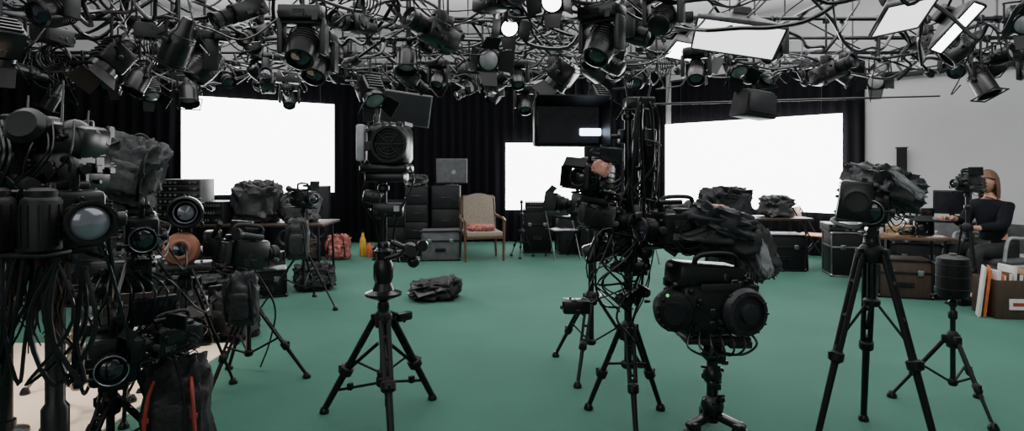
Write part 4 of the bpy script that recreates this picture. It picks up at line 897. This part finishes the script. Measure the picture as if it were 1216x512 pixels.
# ------------------------------------------------------------ seated woman and chair
PX,PY=5.13,6.3
RZ=-pi/2+.25
g=thing('office_chair','grey chair with curved armrests at the work table','chair',loc=(PX,PY,0),rz=RZ)
mb=MB(); mb.box((0,0,.43),(.48,.46,.07),bev=.03); mb.fin('seat','grey',g)
mb=MB(); mb.sheet(lambda u,v:(-.24+.48*u,.24+.05*v-.05*math.sin(pi*u)+.0,.5+.3*v),12,10,.04); mb.fin('backrest','grey',g,ang=60)
for sx in(-1,1):
    mb=MB(); mb.tube([(sx*.26,.22,.5),(sx*.28,.2,.66),(sx*.28,0,.68),(sx*.28,-.16,.67),(sx*.27,-.2,.45)],.017,8); mb.fin('armrest','lgrey',g)
    for sy in(-1,1):
        mb=MB(); mb.cyl((sx*.2,sy*.19,.41),(sx*.24,sy*.24,0),.015,seg=8); mb.fin('leg','metal',g)

def skinmesh(V,E,rad,root=0,sub=2):
    me=bpy.data.meshes.new('tmp'); me.from_pydata([Vector(v) for v in V],E,[])
    o=bpy.data.objects.new('tmp',me); COL.objects.link(o)
    md=o.modifiers.new('s','SKIN'); 
    for i,r in enumerate(rad):
        sv=me.skin_vertices[0].data[i]; sv.radius=(r,r) if not isinstance(r,tuple) else r; sv.use_root=(i==root)
    md.use_smooth_shade=True
    sd=o.modifiers.new('d','SUBSURF'); sd.levels=sub; sd.render_levels=sub
    dg=bpy.context.evaluated_depsgraph_get(); dg.update(); ev=o.evaluated_get(dg); m2=bpy.data.meshes.new_from_object(ev)
    bpy.data.objects.remove(o); return m2
person=thing('person','seated woman in black sweater with brown hair leaning to a camera','person',loc=(PX,PY,0),rz=RZ)
V=[(0,.02,.53),(0,.03,.68),(0,.0,.86),(0,-.02,1.0),(0,-.03,1.09),(0,-.05,1.16),
   (.16,-.02,1.0),(.2,-.12,.8),(.13,-.36,.78),(-.16,-.02,1.0),(-.21,-.14,.8),(-.12,-.36,.86),
   (.1,0,.53),(.13,-.42,.54),(.14,-.42,.1),(.14,-.55,.05),(-.1,0,.53),(-.13,-.42,.54),(-.14,-.44,.1),(-.14,-.57,.05),(.12,-.42,.785),(-.11,-.42,.88)]
E=[(0,1),(1,2),(2,3),(3,4),(4,5),(3,6),(6,7),(7,8),(8,20),(3,9),(9,10),(10,11),(11,21),(0,12),(12,13),(13,14),(14,15),(0,16),(16,17),(17,18),(18,19)]
rad=[(.15,.11),(.12,.09),(.14,.1),(.12,.09),.05,.05,.06,.045,.03,.06,.045,.03,.09,.065,.045,.035,.09,.065,.045,.035,.026,.026]
mesh=skinmesh(V,E,rad)
mb=MB(); mb.bm.from_mesh(mesh)
hc=Vector((0,-.07,1.26))
n=30
rings=[]
for k in range(23):
    th=-pi/2+pi*k/22; ring=[]
    for i in range(n):
        ph=2*pi*i/n; x=math.cos(th)*math.cos(ph); y=math.cos(th)*math.sin(ph); z=math.sin(th)
        fx=.076*(1-.25*max(0,-z)**1.5); fy=.095*(1-.12*max(0,-z)); p=Vector((x*fx,y*fy,z*.118))
        if y<0:
            fr=max(0,-y)
            nose=math.exp(-((x/.16)**2))*math.exp(-(((z+.12)/.2)**2))*fr; p.y-=.024*nose
            eye=math.exp(-(((abs(x)-.38)/.14)**2))*math.exp(-(((z-.03)/.1)**2))*fr; p.y+=.01*eye
            lip=math.exp(-((x/.28)**2))*math.exp(-(((z+.48)/.07)**2))*fr; p.y-=.007*lip
            chin=math.exp(-((x/.3)**2))*math.exp(-(((z+.78)/.12)**2)); p.y-=.012*chin
        ring.append(mb.bm.verts.new(hc+p))
    rings.append(ring)
for a,b_ in zip(rings[:-1],rings[1:]):
    for i in range(n): j=(i+1)%n; mb._f([a[i],a[j],b_[j],b_[i]])
for sx in(-1,1):
    mb.sph(hc+Vector((sx*.077,.005,-.005)),.03,(.3,.6,1),10)
for (hx,hy,hz) in((.12,-.45,.785),(-.11,-.45,.88)):
    sg=1 if hx>0 else -1
    mb.box((hx,hy-.01,hz),(.075,.09,.03),bev=.012)
    for q in range(4):
        L=(.062,.074,.07,.055)[q]; x=hx-.027+.018*q; mb.tube([(x,hy-.05,hz),(x,hy-.05-L*.5,hz+.012),(x,hy-.05-L*.85,hz-.012),(x,hy-.05-L*.75,hz-.035)],.009,8,4,.007)
    mb.tube([(hx-sg*.03,hy+.01,hz),(hx-sg*.055,hy-.02,hz-.005),(hx-sg*.05,hy-.055,hz-.02)],.011,8,4,.008)
mb.fin('body','skin',person,ang=70)
for sx in(-1,1):
    mb=MB(); mb.sph(hc+Vector((sx*.03,-.080,.004)),.011,seg=10).m(1).sph(hc+Vector((sx*.03,-.087,.004)),.006,seg=8); mb.fin('eye',['paper','hair'],person)
mb=MB(); mb.sph(hc+Vector((0,-.092,-.055)),.02,(1,.35,.35),10); mb.fin('lips','tan',person)
Vs=[Vector(v) for v in V[:12]+[V[12],V[16]]]; Es=[(0,1),(1,2),(2,3),(3,4),(3,6),(6,7),(7,8),(3,9),(9,10),(10,11),(0,12),(0,13)]
Vs[4]=Vector((0,-.028,1.075)); Vs[5]=Vector((0,-.03,1.10)); Es.append((4,5))
rs=[(.17,.13),(.145,.11),(.165,.125),(.145,.115),.068,.066,.08,.066,.045,.08,.066,.045,.1,.1]
me=skinmesh(Vs,Es,rs); mb=MB(); mb.bm.from_mesh(me); mb.fin('sweater','cloth_b',person,ang=80)
Vt=[V[0],V[12],V[13],V[14],V[16],V[17],V[18]]; Et=[(0,1),(1,2),(2,3),(0,4),(4,5),(5,6)]
me=skinmesh(Vt,Et,[(.16,.12),.105,.08,.062,.105,.08,.062]); mb=MB(); mb.bm.from_mesh(me); mb.fin('trousers','fab',person,ang=80)
for sx,yy in((1,-.52),(-1,-.54)):
    mb=MB(); mb.blob((sx*.14,yy,.045),(.1,.27,.1),amp=.03,sq=.7); mb.fin('shoe','black',person)
mb=MB()
rings=[]
for k in range(25):
    v=k/24; ring=[]
    for i in range(36):
        ph=2*pi*i/36
        if v<.5:
            th=pi/2-v*2*pi*.5; r=math.cos(th); z=math.sin(th)*.132
            x=r*math.cos(ph)*.092; y=r*math.sin(ph)*.112+.012
        else:
            t=(v-.5)*2; x=math.cos(ph)*(.092+.012*math.sin(t*3)); y=math.sin(ph)*(.112-.03*t)+.012+.02*t; z=-.2*t
        fr=-math.sin(ph)
        if fr>.2:
            lim=.05
            if z<lim: z=lim+(z-lim)*.12; y=max(y,-.098)
        w=1+.05*noise.noise(Vector((math.cos(ph)*7,math.sin(ph)*7,z*6)))
        ring.append(mb.bm.verts.new(hc+Vector((x*w,y*w,z))))
    rings.append(ring)
for a,b_ in zip(rings[:-1],rings[1:]):
    for i in range(36): j=(i+1)%36; mb._f([a[i],a[j],b_[j],b_[i]])
mb.fin('hair','hair',person,ang=70)
tripod('slim black tripod holding a small camera in front of the seated woman',(4.62,5.98,0),.8,.16,1.16,rz=.3,leg_r=.011,double=False)
add_camera(None,loc=(4.64,6.0,1.16),rot=(0,0,-1.35),s=.85,seed=77,lens=.1,lr=.05,matte=False,top_level='small black camera in front of the seated woman')

# ------------------------------------------------------------ lights
def area(x,y,z,sx,sy,e,rot=(0,0,0),col=(1,1,1)):
    l=bpy.data.lights.new('area','AREA'); l.shape='RECTANGLE'; l.size=sx; l.size_y=sy; l.energy=e; l.color=col
    o=bpy.data.objects.new('area_light',l); COL.objects.link(o); o.location=(x,y,z); o.rotation_euler=rot; return o
area(0,6.5,3.8,9,4,340)
area(0,2.0,3.7,8,3,140)
area(0,6.3,3.25,10,4.5,330,(pi,0,0))  # added unseen uplight that brightens the ceiling and upper walls
area(-2,-2.5,3.0,5,2,50,(1.1,0,0))  # added unseen fill from behind the camera
area(5.5,3.8,3.6,3,3,110,(.5,-.3,0))
l=bpy.data.lights.new('warm','SPOT'); l.energy=300; l.color=(1,.82,.65); l.spot_size=.8; l.spot_blend=.6; l.shadow_soft_size=.3
o=bpy.data.objects.new('warm_spot',l); COL.objects.link(o); o.location=(-3.4,3.3,2.8); o.rotation_euler=(Vector((-2.9,3.8,0))-Vector((-3.4,3.3,2.8))).to_track_quat('-Z','Y').to_euler()
w=bpy.data.worlds.new('World'); bpy.context.scene.world=w; w.use_nodes=True; w.node_tree.nodes['Background'].inputs[0].default_value=(.5,.52,.55,1); w.node_tree.nodes['Background'].inputs[1].default_value=.3

# ------------------------------------------------------------ camera
cd=bpy.data.cameras.new('Camera'); cam=bpy.data.objects.new('Camera',cd); COL.objects.link(cam)
cam.location=(0,0,1.4); cam.rotation_euler=(pi/2,0,0); cd.sensor_width=36; cd.lens=36*700/1216; cd.shift_y=-56/1216; cd.clip_start=.05
bpy.context.scene.camera=cam
